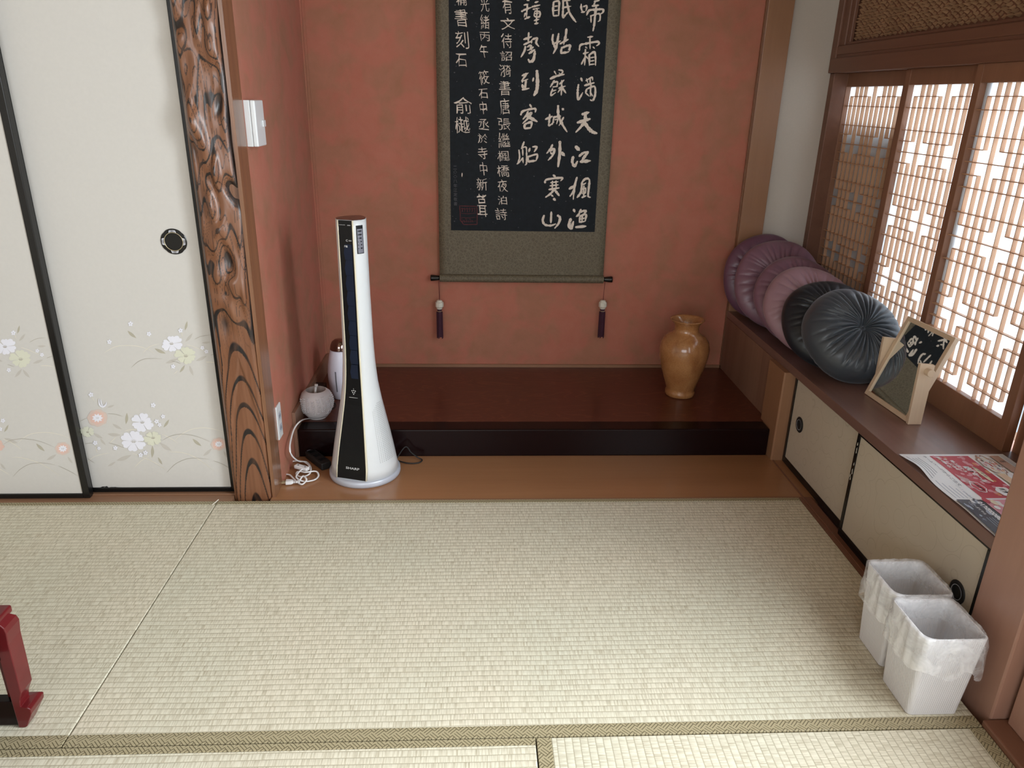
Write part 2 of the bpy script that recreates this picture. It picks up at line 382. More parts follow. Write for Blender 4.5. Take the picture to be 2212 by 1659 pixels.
# right hand wall, near part: post, sill and sliding door
pil=rbox(1.036,1.097,-.04,1.15,1.222,CH).obj('trim_1',M['door_w'],bevel=.004); struct(pil)
struct(rbox(1.018,-2.6,-.04,1.20,1.095,.012).obj('trim_2',M['strip'],bevel=.003))
d=rbox(1.075,-1.52,.012,1.10,1.085,.44); o=d.obj('door_3',M['door_w'],bevel=.003); struct(o)
fr=MB().box(1.062,1.035,.012,1.10,1.085,1.96).box(1.062,-1.52,.012,1.075,1.035,.09).box(1.062,-1.52,.40,1.11,1.035,.455); fr.obj('frame',M['door_w'],o,bevel=.003)
struct(MB().box(1.09,-2.6,1.96,1.2,1.095,CH).box(1.09,-2.6,0,1.2,-1.52,1.96).box(1.105,-1.52,0,1.2,1.095,.44).obj('wall_right',M['cream_wall']))
# alcove corner battens
struct(MB().box(XL,YB-.006,.10,XL+.010,YB,CH).box(XL,YB-.030,.10,XL+.004,YB-.024,CH).obj('trim_3',M['plaster']))
struct(MB().box(XL,YB-.008,.10,XW,YB,.112).obj('trim_4',M['sillx']))
struct(rbox(XW-.004,YB-.008,.10,XW+.004,YB-.001,CH).obj('trim_5',M['postdark']))
# back post between the red wall and the cream recess
struct(rbox(1.044,2.905,-.04,1.139,2.99,CH).obj('trim_6',M['post'],bevel=.002))
struct(rbox(1.139,2.93,.352,1.151,2.937,.79).obj('trim_7',M['cream_wall'],bevel=.001))
# sill strip under the fusuma, and the narrow strip in front of the cabinet
struct(MB().box(-2.8,1.997,-.045,-.736,2.095,.0).box(-2.8,2.034,0,-.736,2.038,.004).obj('trim_8',M['sillx'],bevel=.001))
struct(MB().box(1.018,1.222,-.045,1.06,2.25,-.0005).box(1.030,1.222,-.001,1.034,2.25,.003).obj('trim_9',M['strip'],bevel=.0008))
# ------------------------------------------------------------------ alcove floor and dais
t=thing('alcove_floor_board','honey coloured polished board floor between the tatami and the dark step','board',(.2,2.1,0))
rbox(-.62,2.001,-.045,1.085,2.293,0).obj('board',M['toko'],t)
rbox(-.62,1.996,-.045,1.018,2.002,.001).obj('edge_strip',M['sillx'],t,label='pale front edge strip')
t=thing('alcove_dais','low dark red-brown dais with black lacquer front edge under the hanging scroll','platform',(.2,2.6,0))
MB().prism([(XL+.012,2.362),(1.024,2.362),(1.024,2.3868),(XW-.0005,2.3868),(XW-.0005,YB-.0085),(XL+.012,YB-.0085)],'z',-.04,.1).obj('top_board',M['dais'],t)
lf=MB().box(XL+.012,2.293,-.002,XW-.018,2.362,.1); lf.obj('lacquered_edge',M['lacq'],t,bevel=.005,seg=3,label='glossy black lacquer edge beam')
struct(rbox(XL+.0005,2.285,.0,XL+.0118,2.90,.165).obj('trim_14',M['sidep'],bevel=.001))
# ------------------------------------------------------------------ carved alcove post
def post():
    t=thing('alcove_post','gnarled polished alcove post with hollows and black grain beside the painted panel','post',(-.675,2.05,0))
    x0,x1=-.732,-.6165; yf=2.013; yb=2.085; nu,nz=78,900; z0,z1=-.04,1.75
    mb=MB(); cols=[]
    lumps=[]
    rr=random.Random(3)
    z=.55
    while z<1.75:
        lumps.append((rr.uniform(x0+.015,x1-.012),z,rr.uniform(.008,.018),rr.uniform(.02,.05),rr.uniform(.006,.013)*rr.choice((1,1,-1)))); z+=rr.uniform(.012,.028)
    def H(u,z):
        x=x0+(x1-x0)*u; h=0
        for (lx,lz,sx,sz,a) in lumps:
            dx=(x-lx-(z-lz)*.15*math.sin(lz*40))/sx; dz=(z-lz)/sz; d=dx*dx+dz*dz
            if d<6: h+=a*math.exp(-d)
        k=min(1,max(0,(z-.42)/.25)); h*=k
        c=mn.noise(Vector((x*26,0,z*7)))*.004+mn.noise(Vector((x*60,3,z*13)))*.002*k; h+=c*(.35+.65*k)
        # the smooth facet near the foot
        e=.44-abs(u-.55)*.55
        if z<e+.02: h-=.0035*min(1,(e+.02-z)/.03)
        edge=min(u,1-u)*2; h-=.012*(1-min(1,edge*4))**2
        return h
    for j in range(nz+1):
        z=z0+(z1-z0)*j/nz
        for i in range(nu+1):
            u=i/nu; h=H(u,z); sl=(H(min(1,u+.012),z)-H(max(0,u-.012),z)); x=x0+(x1-x0)*u
            xx=x+(.004*math.sin(z*9+1)+.003*math.sin(z*23))*(u*min(1,max(0,(z-.5)*3)))
            mb.v.append((xx,yf-h,z))
            # wood rings cut by the carved surface
            k=min(1,max(0,(z-.42)/.2))
            p=Vector((x*10,h*10,z*2.2)); wob=mn.noise(p)*.9+mn.noise(p*2.3)*.45*k
            zz=z
            arch=(abs(u-.58+.10*mn.noise(Vector((1,2,z*4))))*1.7)**2*2.4
            f=zz*9.5+arch*(1.7)*(1-.7*k)+wob*1.5+h*110*k
            fr=f-math.floor(f); dark=1 if fr<.17 else (1-(fr-.17)/.05 if fr<.22 else 0)
            dark*=(.75+.6*abs(mn.noise(Vector((x*30,9,z*12))))*1.6) ; dark=min(1,dark)
            f2=mn.noise(Vector((x*38,h*60,z*5)))*3.5; f2-=math.floor(f2); dark=max(dark,(1 if f2<.10 else 0)*k*.8)
            base=(.15,.060,.028); alt=(.23,.10,.050); g=.5+.5*mn.noise(Vector((x*120,1,z*6)))
            c=[base[q]*(1-g)+alt[q]*g for q in range(3)]
            # hollows keep charred bark colour
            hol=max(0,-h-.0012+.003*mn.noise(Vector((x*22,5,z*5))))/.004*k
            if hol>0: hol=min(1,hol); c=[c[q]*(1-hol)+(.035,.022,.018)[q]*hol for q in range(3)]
            c=[c[q]*(1-dark)+(.014,.010,.009)[q]*dark for q in range(3)]
            cols.append(c)
    for j in range(nz):
        for i in range(nu):
            a=j*(nu+1)+i; mb.f.append((a,a+1,a+nu+2,a+nu+1)); mb.mi.append(0)
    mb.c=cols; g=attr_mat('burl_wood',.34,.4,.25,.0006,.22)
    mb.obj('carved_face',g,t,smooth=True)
    rbox(x0-.001,yf+.012,-.04,x1-.0005,2.095,1.75).obj('core',M['postdark'],t)
    rbox(x1-.0015,yf+.004,-.04,XL+.0004,2.0995,1.75).obj('side_face',M['postdark'],t,label='straight polished side face')
post()
# ------------------------------------------------------------------ small post beside the dais, shelf, cabinet
t=tag(MB().prism([(1.0245,2.256),(1.029,2.252),(1.084,2.252),(1.084,2.386),(1.0245,2.386)],'z',0,.3235).obj('shelf_post',M['post'],bevel=.001),'short pale wooden post carrying the shelf at the end of the dais','post')
tag(rbox(1.041,2.387,.1005,1.060,2.922,.3235).obj('side_panel',M['sidep']),'grey-brown wood panel closing the space under the shelf beside the dais','panel')
tag(rbox(XW,1.223,.3238,1.400,2.9365,.352).obj('window_shelf',M['shelf'],bevel=.0012),'long dark wooden shelf board under the lattice window','shelf')
cab=thing('low_cabinet','low built-in cabinet with two beige papered sliding doors below the window shelf','cabinet',(1.2,1.75,0))
MB().box(1.08,1.225,0,1.40,2.25,.03).box(1.38,1.225,.03,1.40,2.25,.322).box(1.079,1.225,.3,1.40,2.25,.3232).box(1.085,2.24,.03,1.38,2.25,.3).obj('body',M['strip'],cab)
def cabdoor(xf,ya,yb,hy,hz,lab):
    d=rbox(xf,ya,.0015,xf+.012,yb,.3215).obj('door',M['cabp'],cab,label=lab)
    fr=MB().box(xf-.003,ya,.0015,xf,yb,.024).box(xf-.003,ya,.3165,xf,yb,.3215).box(xf-.003,ya,.024,xf,ya+.016,.3165).box(xf-.003,yb-.014,.024,xf,yb,.3165)
    fr.obj('door_frame',M['black'],d,bevel=.0008)
    h=MB(); R=Matrix.Translation((xf-.0005,hy,hz))@Matrix.Rotation(PI/2,4,'Y')@Matrix.Rotation(PI,4,'X')
    R=Matrix.Translation((xf,hy,hz))@Matrix.Rotation(-PI/2,4,'Y')
    h.lathe([(.0255,0),(.0265,.0015),(.024,.003),(.0175,.0034),(.0165,.0015),(.0155,.0006),(.002,.0006)],seg=40,M4=R)
    h.obj('handle',M['blackm'],d,smooth=True,label='black round finger pull')
    rg=MB(); rg.lathe([(.0160,.0030),(.0175,.0037),(.0172,.0030)],seg=40,M4=R,caps=False); rg.obj('handle_ring',M['silver_pl'],d,smooth=True)
    return d
d1=cabdoor(1.066,1.775,2.249,2.171,.172,'far beige papered sliding door')
d2=cabdoor(1.049,1.224,1.790,1.290,.173,'near beige papered sliding door')
rr=random.Random(5)
for z in (.285,.27,.262,.225,.205,.198,.186,.178): 
    ch=MB(); y=1.789-rr.uniform(.002,.009); ch.add([(1.0457,y,z),(1.0457,y-.004,z+.004),(1.0457,y-.002,z+.012),(1.0457,y+.001,z+.006)],[(0,1,2,3)]); ch.obj('paint_chip',M['ivory'],d2)
# ------------------------------------------------------------------ lattice windows
ZT=1.2155; U=.0325; UZ=.0328
def lattice(mb,y_far,xf,dep=.0125,w=.0024):
    """fret pattern of thin laths: 12 x 24 units, y counted from the far end"""
    def hz(k,a,b): mb.box(xf,y_far-U*b,ZT-UZ*k-w/2,xf+dep,y_far-U*a,ZT-UZ*k+w/2)
    def vt(c,a,b): mb.box(xf+.0003,y_far-U*c-w/2,ZT-UZ*b,xf+dep,y_far-U*c+w/2,ZT-UZ*a)
    for k in (2,4,6,8,10,12,14,16,18,20,22): hz(k,0,12)
    for k in (1,11,13,23):
        hz(k,1,5); hz(k,7,11)
    for k in (5,7,17,19):
        hz(k,0,2); hz(k,4,8); hz(k,10,12)
    for c in range(1,12):
        gaps=[]
        if c in (1,5,7,11): gaps+=[(0,1),(11,13),(23,24)]
        if c in (2,4,8,10): gaps+=[(5,7),(17,19)]
        gaps.sort(); a=0
        for g0,g1 in gaps:
            if g0>a: vt(c,a,g0)
            a=g1
        if a<24: vt(c,a,24)
win=[(1.3745,2.898,'window_1'),(1.3465,2.424,'window_2'),(1.3185,2.030,'window_3'),(1.3465,1.585,'window_4')]
for x,yf,nm in win:
    yn=yf-.39; zb=ZT-24*UZ
    f=MB().box(x,yf,.352,x+.024,yf+.027,1.262).box(x,yn-.030,.352,x+.024,yn,1.262).box(x+.0005,yn,ZT,x+.0235,yf,1.262).box(x+.0005,yn,.352,x+.0235,yf,zb)
    o=f.obj(nm,M['shojiw'],bevel=.0012); struct(o)
    L=MB(); lattice(L,yf,x+.006); L.obj('lattice',M['kumiko'],o)
    rbox(x+.0188,yn-.005,zb-.005,x+.0193,yf+.005,ZT+.005).obj('paper_sheet',M['paper'],o)
# head beams, transom frame and the carved transom
struct(MB().box(1.310,1.1,1.262,1.41,2.93,1.312).obj('trim_10',M['beam'],bevel=.003))
struct(MB().box(1.318,1.1,1.312,1.41,2.93,1.322).obj('trim_11',M['beam']))
struct(MB().box(1.314,1.1,1.322,1.41,2.91,1.352).box(1.320,2.855,1.352,1.41,2.893,CH).box(1.312,2.893,1.262,1.41,2.935,CH).box(1.326,2.83,1.352,1.34,2.856,CH).box(1.322,1.1,1.352,1.36,2.84,1.362).obj('trim_12',M['beam'],bevel=.003))
struct(MB().box(1.323,2.9,.352,1.41,2.9368,1.262).obj('trim_13',M['beam'],bevel=.002))
struct(MB().box(1.40,1.1,0,1.44,2.95,.352).box(1.40,1.1,1.262,1.44,2.95,CH).obj('wall_window',M['out']))
struct(rbox(1.15,1.0,-.04,1.44,1.22,CH).obj('wall_window_end',M['cream_wall']))
tr=thing('carved_transom','backlit brown openwork transom of small diamond facets above the lattice window','transom',(1.34,2.2,1.6))
tp=MB(); q=.029; rr=random.Random(11)
for i in range(90):
    for j in range(42):
        cy=2.83-q*(i*.5+.5); cz=1.372+q*.62*(j+ (i%2)*.5)
        if cy<1.12 or cz>1.95: continue
        s=q*.5*.86; hz_=q*.31*2*.86*.5; a=rr.random(); h=.006+.014*a
        px=cy+rr.uniform(-.3,.3)*s; pz=cz+rr.uniform(-.3,.3)*hz_
        tp.add([(1.343,cy-s*.72,cz),(1.343,cy,cz-hz_*.85),(1.343,cy+s*.72,cz),(1.343,cy,cz+hz_*.85),(1.343-h,px,pz)],[(0,1,4),(1,2,4),(2,3,4),(3,0,4)])
tp.obj('facets',M['facet'],tr)
rbox(1.3432,1.1,1.355,1.352,2.845,2.0).obj('backing',M['beam'],tr)
# dark box added outside the far window to keep daylight off it
struct(MB().box(1.435,2.43,0,1.47,3.1,1.10).box(1.40,2.40,0,1.47,2.43,1.10).obj('outside_blocker',M['out']))
# ------------------------------------------------------------------ tatami
def mat_(x0,y0,x1,y1,axis,borders,label):
    t=thing('tatami_mat',label,'tatami mat',((x0+x1)/2,(y0+y1)/2,-.045),'tatami mats')
    g=.0012; bx0,by0,bx1,by1=x0+g,y0+g,x1-g,y1-g; ix0,iy0,ix1,iy1=bx0,by0,bx1,by1
    for b in borders:
        if b=='S': iy0=by0+.0285
        if b=='N': iy1=by1-.016
        if b=='W': ix0=bx0+.0285
        if b=='E': ix1=bx1-.0285
    rbox(ix0,iy0,-.045,ix1,iy1,0).obj('reed_surface',M['tat'+axis],t,bevel=.002)
    for b in borders:
        r={'S':(bx0,by0,bx1,iy0),'N':(bx0,iy1,bx1,by1),'W':(bx0,by0,ix0,by1),'E':(ix1,by0,bx1,by1)}[b]
        rbox(r[0],r[1],-.045,r[2],r[3],.0008).obj('border',M['heri'],t,bevel=.0012,label='olive brocade edge band')
mat_(-.776,1.0865,1.018,1.9965,'X','SN','large tatami mat in the middle in front of the alcove')
mat_(-2.57,1.0865,-.776,1.9965,'X','SN','tatami mat at the left under the red table leg')
mat_(-1.675,.177,.119,1.0865,'X','SN','tatami mat at the bottom edge left of the border joint')
mat_(.119,-.72,1.018,1.0865,'Y','WE','tatami mat at the bottom right with lengthwise weave')
tag(rbox(-2.8,-2.6,-.045,-1.68,1.085,-.001).obj('spare_mat',M['tatX']),'tatami flooring far left beside the table','tatami mat')
bpy.data.objects['spare_mat'].name='floor_rear_left'; o=bpy.data.objects['floor_rear_left']; del o['label']; del o['category']; struct(o)
struct(MB().box(-1.67,-2.6,-.045,.117,.175,-.001).box(.119,-2.6,-.045,1.016,-.722,-.001).obj('floor_rear',M['tatX']))
# loose thread of the joint at the top of the mat seam
tag(MB().tube([(-.785,1.972,.0015),(-.779,1.985,.003),(-.774,1.999,.004)],.0015,6).obj('loose_straw',M['arcl']),'short loose straw end sticking out of the mat joint near the post','straw')
# ------------------------------------------------------------------ painted sliding panels
FM=[M['fusuma'],M['whitefl'],M['creamfl'],M['pinkfl'],M['pinkf2'],M['arcl'],M['arcd'],M['leafd'],M['leafp'],M['blackm']]
LIFT=[0]
def fus(x0,x1,yp,name,stiles,data):
    """door: papered board with painted flowers; yp is the y of the paper face"""
    p=rbox(x0,yp,.017,x1,yp+.014,1.775)
    def fn(u,v,k=[0]):
        q=at(u*.26517,660+v*.26517,y=yp); return (q.x,yp-LIFT[0]-EPS[0],q.z)
    def lift(): LIFT[0]+=.000012
    LIFT[0]=.00015; EPS[0]=0
    def leaf(cx,cy,L,ang,mi):
        lift(); a=math.radians(ang); pts=[]
        for s in range(9): 
            t=s/8; pts.append((t-.5,.17*math.sin(PI*t)*(1-.2*t)))
        for s in range(7,0,-1):
            t=s/8; pts.append((t-.5,-.10*math.sin(PI*t)))
        vs=[fn(cx+L*(x*math.cos(a)-y*math.sin(a)),cy+L*(x*math.sin(a)+y*math.cos(a))) for x,y in pts]
        p.add(vs,[tuple(range(len(vs)))],mi)
    def flower(cx,cy,r,mi,seed=0):
        rr=random.Random(seed); lift()
        n=6; a0=rr.uniform(0,6)
        for k in range(n):
            a=a0+2*PI*k/n+rr.uniform(-.12,.12); L=r*rr.uniform(.85,1.12); w=.45
            EPS[0]+=5e-6; pts=[(0,0)]+[(L*q*math.cos(a+w*s),L*q*math.sin(a+w*s)*.8) for q,s in ((.55,-1.15),(.85,-1.12),(.99,-.7),(1.0,-.3),(.91,0),(1.02,.35),(.97,.75),(.82,1.1),(.5,1.15))]
            p.add([fn(cx+x,cy+y) for x,y in pts],[(0,i,i+1) for i in range(1,len(pts)-1)],mi)
        lift(); blob(p,cx,cy,r*.3,r*.22,fn,mi,12)
        lift()
        for k in range(6):
            a=-PI/2+(k-2.5)*.42; ribbon(p,[(cx+math.cos(a)*r*.08,cy+.1*r),(cx+math.cos(a)*r*.26,cy+.1*r+math.sin(a)*r*.28)],3.2,fn,6)
    def tiny(cx,cy,r):
        lift()
        for k in range(5):
            a=.3+cx+2*PI*k/5; blob(p,cx+math.cos(a)*r*.55,cy+math.sin(a)*r*.55,r*.5,r*.36,fn,1,8,a)
        lift(); blob(p,cx,cy,r*.18,r*.18,fn,6,6)
    for x,y,L,a,k in data['leaf']: leaf(x,y,L,a,k)
    for w,mi,key in ((4.5,5,'light'),(3.2,6,'dark')):
        for s in data[key]: lift(); ribbon(p,s,w,fn,mi,(.3,.2))
    for x,y,r0,r1 in data['pink']:
        lift(); blob(p,x,y,r1,r1*.85,fn,4,20,0,.06); lift(); blob(p,x,y,r1*.75,r1*.65,fn,3,18,0,.1)
        lift()
        for k in range(9):
            a=2*PI*k/9; ribbon(p,[(x,y),(x+math.cos(a)*r0,y+math.sin(a)*r0*.8)],r0*.42,fn,1,(1,.3))
        lift()
        for k in range(3): ribbon(p,[(x-6+k*6,y+7),(x-11+k*11,y-9)],2.2,fn,6)
    for i,(x,y,r,mi) in enumerate(data['big']): flower(x,y,r,mi,i+3)
    for x,y,r in data['small']: tiny(x,y,r)
    for x,y in data.get('bud',()):
        lift(); ribbon(p,[(x-30,y-35),(x-24,y+10),(x+2,y+28),(x+26,y+12),(x+32,y-12)],13,fn,1,(.4,.3)); ribbon(p,[(x-14,y-32),(x-10,y),(x+2,y+20)],10,fn,1,(.4,.5))
    if 'scuff' in data:
        lift()
        for s in data['scuff']: ribbon(p,s,6,fn,9,(.3,.3),.6)
    o=p.obj(name,FM); struct(o)
    a,b,zs=stiles
    f=MB().box(x0-a,yp-.003,.001,x0,yp+.02,1.79).box(x1,yp-.003,.001,x1+b,yp+.02,1.79).box(x0,yp-.003,.001,x1,yp+.02,.017).box(x0,yp-.003,1.775,x1,yp+.02,1.79)
    f.obj('frame',M['black'],o,bevel=.002)
    return o
right=dict(
 leaf=[(1075,235,95,40,7),(1515,165,80,-75,7),(1305,370,100,25,7),(1640,430,100,-25,8),(1485,515,75,-55,7),(1030,920,95,-85,7),(1355,960,80,-55,7),(930,1050,110,5,8),(910,1290,75,-30,8),(1605,1115,95,40,7),(1690,1195,95,-40,8),(1305,1265,70,60,7),(1240,1190,100,-88,7),(1840,1215,75,60,8),(955,985,90,30,8),(1400,450,110,-20,8),(1560,530,90,70,8),(1350,1150,120,35,8),(1010,1240,130,-20,8),(800,1060,90,30,8),(1540,260,90,-50,8),(905,820,60,-20,8),(1680,300,70,-5,8),(840,1110,70,50,8)],
 light=[[(850,385),(940,335),(1050,325),(1160,340),(1260,388)],[(1165,385),(1220,335),(1300,310)],[(1520,318),(1580,335),(1660,370)],[(1675,460),(1725,462),(1772,470)],[(1420,555),(1450,530)],[(1430,1090),(1500,1035),(1580,1003),(1670,995),(1760,1010),(1850,1040)],[(1320,1048),(1380,1075),(1455,1125)],[(1375,1193),(1450,1193),(1540,1213),(1640,1265),(1740,1345)],[(1100,1315),(1150,1265),(1220,1222)],[(1080,1203),(1180,1240),(1270,1285),(1360,1340)],[(712,1272),(780,1225),(890,1200)],[(1020,1022),(1070,1010),(1145,1010)],[(895,1120),(950,1068)],[(1478,215),(1488,255)],[(750,745),(770,780)],[(780,1140),(790,1200)]],
 dark=[[(1070,505),(1130,455),(1200,432),(1325,434)],[(1395,450),(1440,460),(1475,475)],[(1585,275),(1640,250),(1720,238)],[(1715,403),(1762,390)],[(878,880),(940,885),(1000,902)],[(650,943),(710,915)],[(1320,1100),(1400,1060),(1490,1047),(1600,1065),(1715,1110)],[(1360,1360),(1430,1290),(1520,1250),(1600,1242),(1705,1252)],[(1740,1263),(1820,1295),(1895,1342)],[(692,1125),(760,1118)],[(885,1118),(950,1135),(1010,1158)],[(712,1243),(775,1285)]],
 pink=[(795,915,42,82),(1782,1128,30,62)],
 big=[(1398,310,85,1),(1515,410,88,2),(1160,950,90,1),(1090,1105,108,1),(1248,1077,78,2),(716,1030,58,2)],
 small=[(1065,148,21),(1215,230,20),(893,295,20),(1472,202,20),(1650,343,17),(1683,373,17),(1412,495,19),(743,725,21),(1250,810,21),(1330,902,18),(1277,942,20),(1302,970,17),(778,1117,20),(808,1160,15),(942,1158,19),(1148,1215,20),(1187,1197,20)],
 bud=[(838,795)],scuff=[[(825,1478),(855,1474),(885,1478)],[(860,1478),(872,1471),(882,1479)],[(900,1478),(985,1480)]])
left=dict(
 leaf=[(150,195,70,-75,7),(310,455,90,-20,8),(150,550,90,-50,8),(215,555,90,50,8),(330,1155,95,42,7),(420,1235,95,-30,8),(572,1258,70,55,8),(52,1000,70,-60,7),(25,1310,70,50,8),(180,260,80,-50,8),(340,330,70,0,8),(90,1100,120,20,8),(-20,440,90,20,8)],
 light=[[(150,1115),(220,1060),(300,1037),(400,1035),(500,1055),(575,1083)],[(170,340),(230,360),(320,400)],[(330,490),(390,490),(438,500)],[(20,1085),(100,1120),(180,1175)],[(95,1238),(180,1240),(300,1275),(400,1325),(485,1388)],[(-10,1325),(80,1380)],[(125,240),(130,270)]],
 dark=[[(30,1130),(90,1098),(190,1085),(320,1105),(440,1152)],[(105,1395),(170,1330),(250,1290),(350,1282),(450,1298)],[(475,1305),(560,1345),(636,1388)],[(240,300),(300,270),(375,262)],[(380,428),(425,412)],[(60,480),(120,498)]],
 pink=[(512,1165,34,62)],
 big=[(42,335,85,1),(170,437,90,2),(-40,1130,75,3)],
 small=[(110,222,20),(305,368,17),(343,400,17),(73,525,18),(25,937,19),(3,1005,18)])
d1=fus(-1.168,-.752,2.055,'door_1',(.012,.019,0),right)
d2=fus(-1.62,-1.181,2.020,'door_2',(.018,.020,0),left)
def pull(cx,cz,yp,par):
    R=Matrix.Translation((cx,yp,cz))@Matrix.Rotation(PI/2,4,'X')
    h=MB(); seg=64; prof=[(.0345,0),(.0350,.0015),(.0335,.0028),(.0245,.0032),(.0235,.0018),(.0225,.0006),(.002,.0006)]
    vs=[];fs=[]
    for i,(r,z) in enumerate(prof):
        for k in range(seg):
            a=2*PI*k/seg; q=r
            if i<3: q=r*(1-.035*max(0,math.cos(4*a+PI))**6)
            vs.append((q*math.cos(a),q*math.sin(a),z))
    for i in range(len(prof)-1):
        for k in range(seg): b=(k+1)%seg; fs.append((i*seg+k,i*seg+b,(i+1)*seg+b,(i+1)*seg+k))
    fs.append(tuple((len(prof)-1)*seg+k for k in range(seg)))
    h.add(vs,fs,0,R)
    for k in range(4):
        for s,(L,w) in zip((-2,-1,0,1,2),((.007,.0021),(.0045,.0018),(.003,.0014),(.0045,.0018),(.007,.0021))):
            a=k*PI/2+s*.17; b=k*PI/2+s*.10; r0=.0262; r1=r0+.0055
            fn=lambda u,v:tuple(R@Vector((u,v,.0035)))
            ribbon(h,[(r0*math.cos(a),r0*math.sin(a)),(r1*math.cos(b),r1*math.sin(b))],w*1.1,fn,1,(1,.3))
    h.obj('pull_handle',[M['black'],M['whitefl']],par,smooth=False)
    g=MB(); g.lathe([(.0238,.0028),(.0248,.0040),(.0256,.0028)],seg=64,M4=R,caps=False); g.obj('handle_rim',M['gold'],par,smooth=True)
pull(-.817,.773,2.055,d1)
# ------------------------------------------------------------------ hanging scroll
t=thing('hanging_scroll','black hanging scroll of pale brush characters on an olive brocade mount','scroll',(.19,2.905,.47))
YS=2.902
mo=MB(); rows=[]
x0,x1,zb,zt=-.140,.513,.475,2.25
nx,nz=24,60; sh=lambda x,z:YS-.003*math.sin((x-x0)/(x1-x0)*PI)*.6-.0015*math.sin(z*6)
for side in (0,.0012):
    for j in range(nz+1):
        for i in range(nx+1):
            x=x0+(x1-x0)*i/nx; z=zb+(zt-zb)*j/nz; mo.v.append((x,sh(x,z)+side,z))
b=(nx+1)*(nz+1)
for j in range(nz):
    for i in range(nx):
        a=j*(nx+1)+i; mo.f+=[(a,a+1,a+nx+2,a+nx+1),(b+a,b+a+nx+1,b+a+nx+2,b+a+1)]; mo.mi+=[0,0]
for j in range(nz):
    for i in (0,nx):
        a=j*(nx+1)+i; mo.f.append((a,a+nx+1,a+nx+1+b,a+b)); mo.mi.append(1)
mo.obj('brocade_mount',[M['olive'],M['ivory']],t,smooth=True)
sx0,sx1,sz0,sz1=-.0935,.468,.6695,2.02
nx,nz=16,40
EPS[0]=0
def SP(x,z,k=0): return (x,sh(x,z)-.0006-k-(EPS[0] if k else 0),z)
ik=MB()
for j in range(nz+1):
    for i in range(nx+1): ik.v.append(SP(sx0+(sx1-sx0)*i/nx,sz0+(sz1-sz0)*j/nz))
for j in range(nz):
    for i in range(nx): a=j*(nx+1)+i; ik.f.append((a,a+1,a+nx+2,a+nx+1)); ik.mi.append(0)
K=.18083
def fA(u,v): q=at(940+u*K,v*K,y=2.9); return SP(q.x,q.z,.0003)
def fB(u,v): q=at(940+u*K,250+v*K,y=2.9); return SP(q.x,q.z,.0003)
def strokes(txt,fn):
    for s in txt.strip().split('\n'):
        s=s.strip()
        if not s or s[0]=='#': continue
        for st in s.split(';'):
            a=st.split(); 
            if len(a)<3: continue
            w=float(a[0]); pts=[tuple(float(q) for q in p.split(',')) for p in a[1:]]
            ribbon(ik,pts,w,fn,1,(.75,.45),.55)
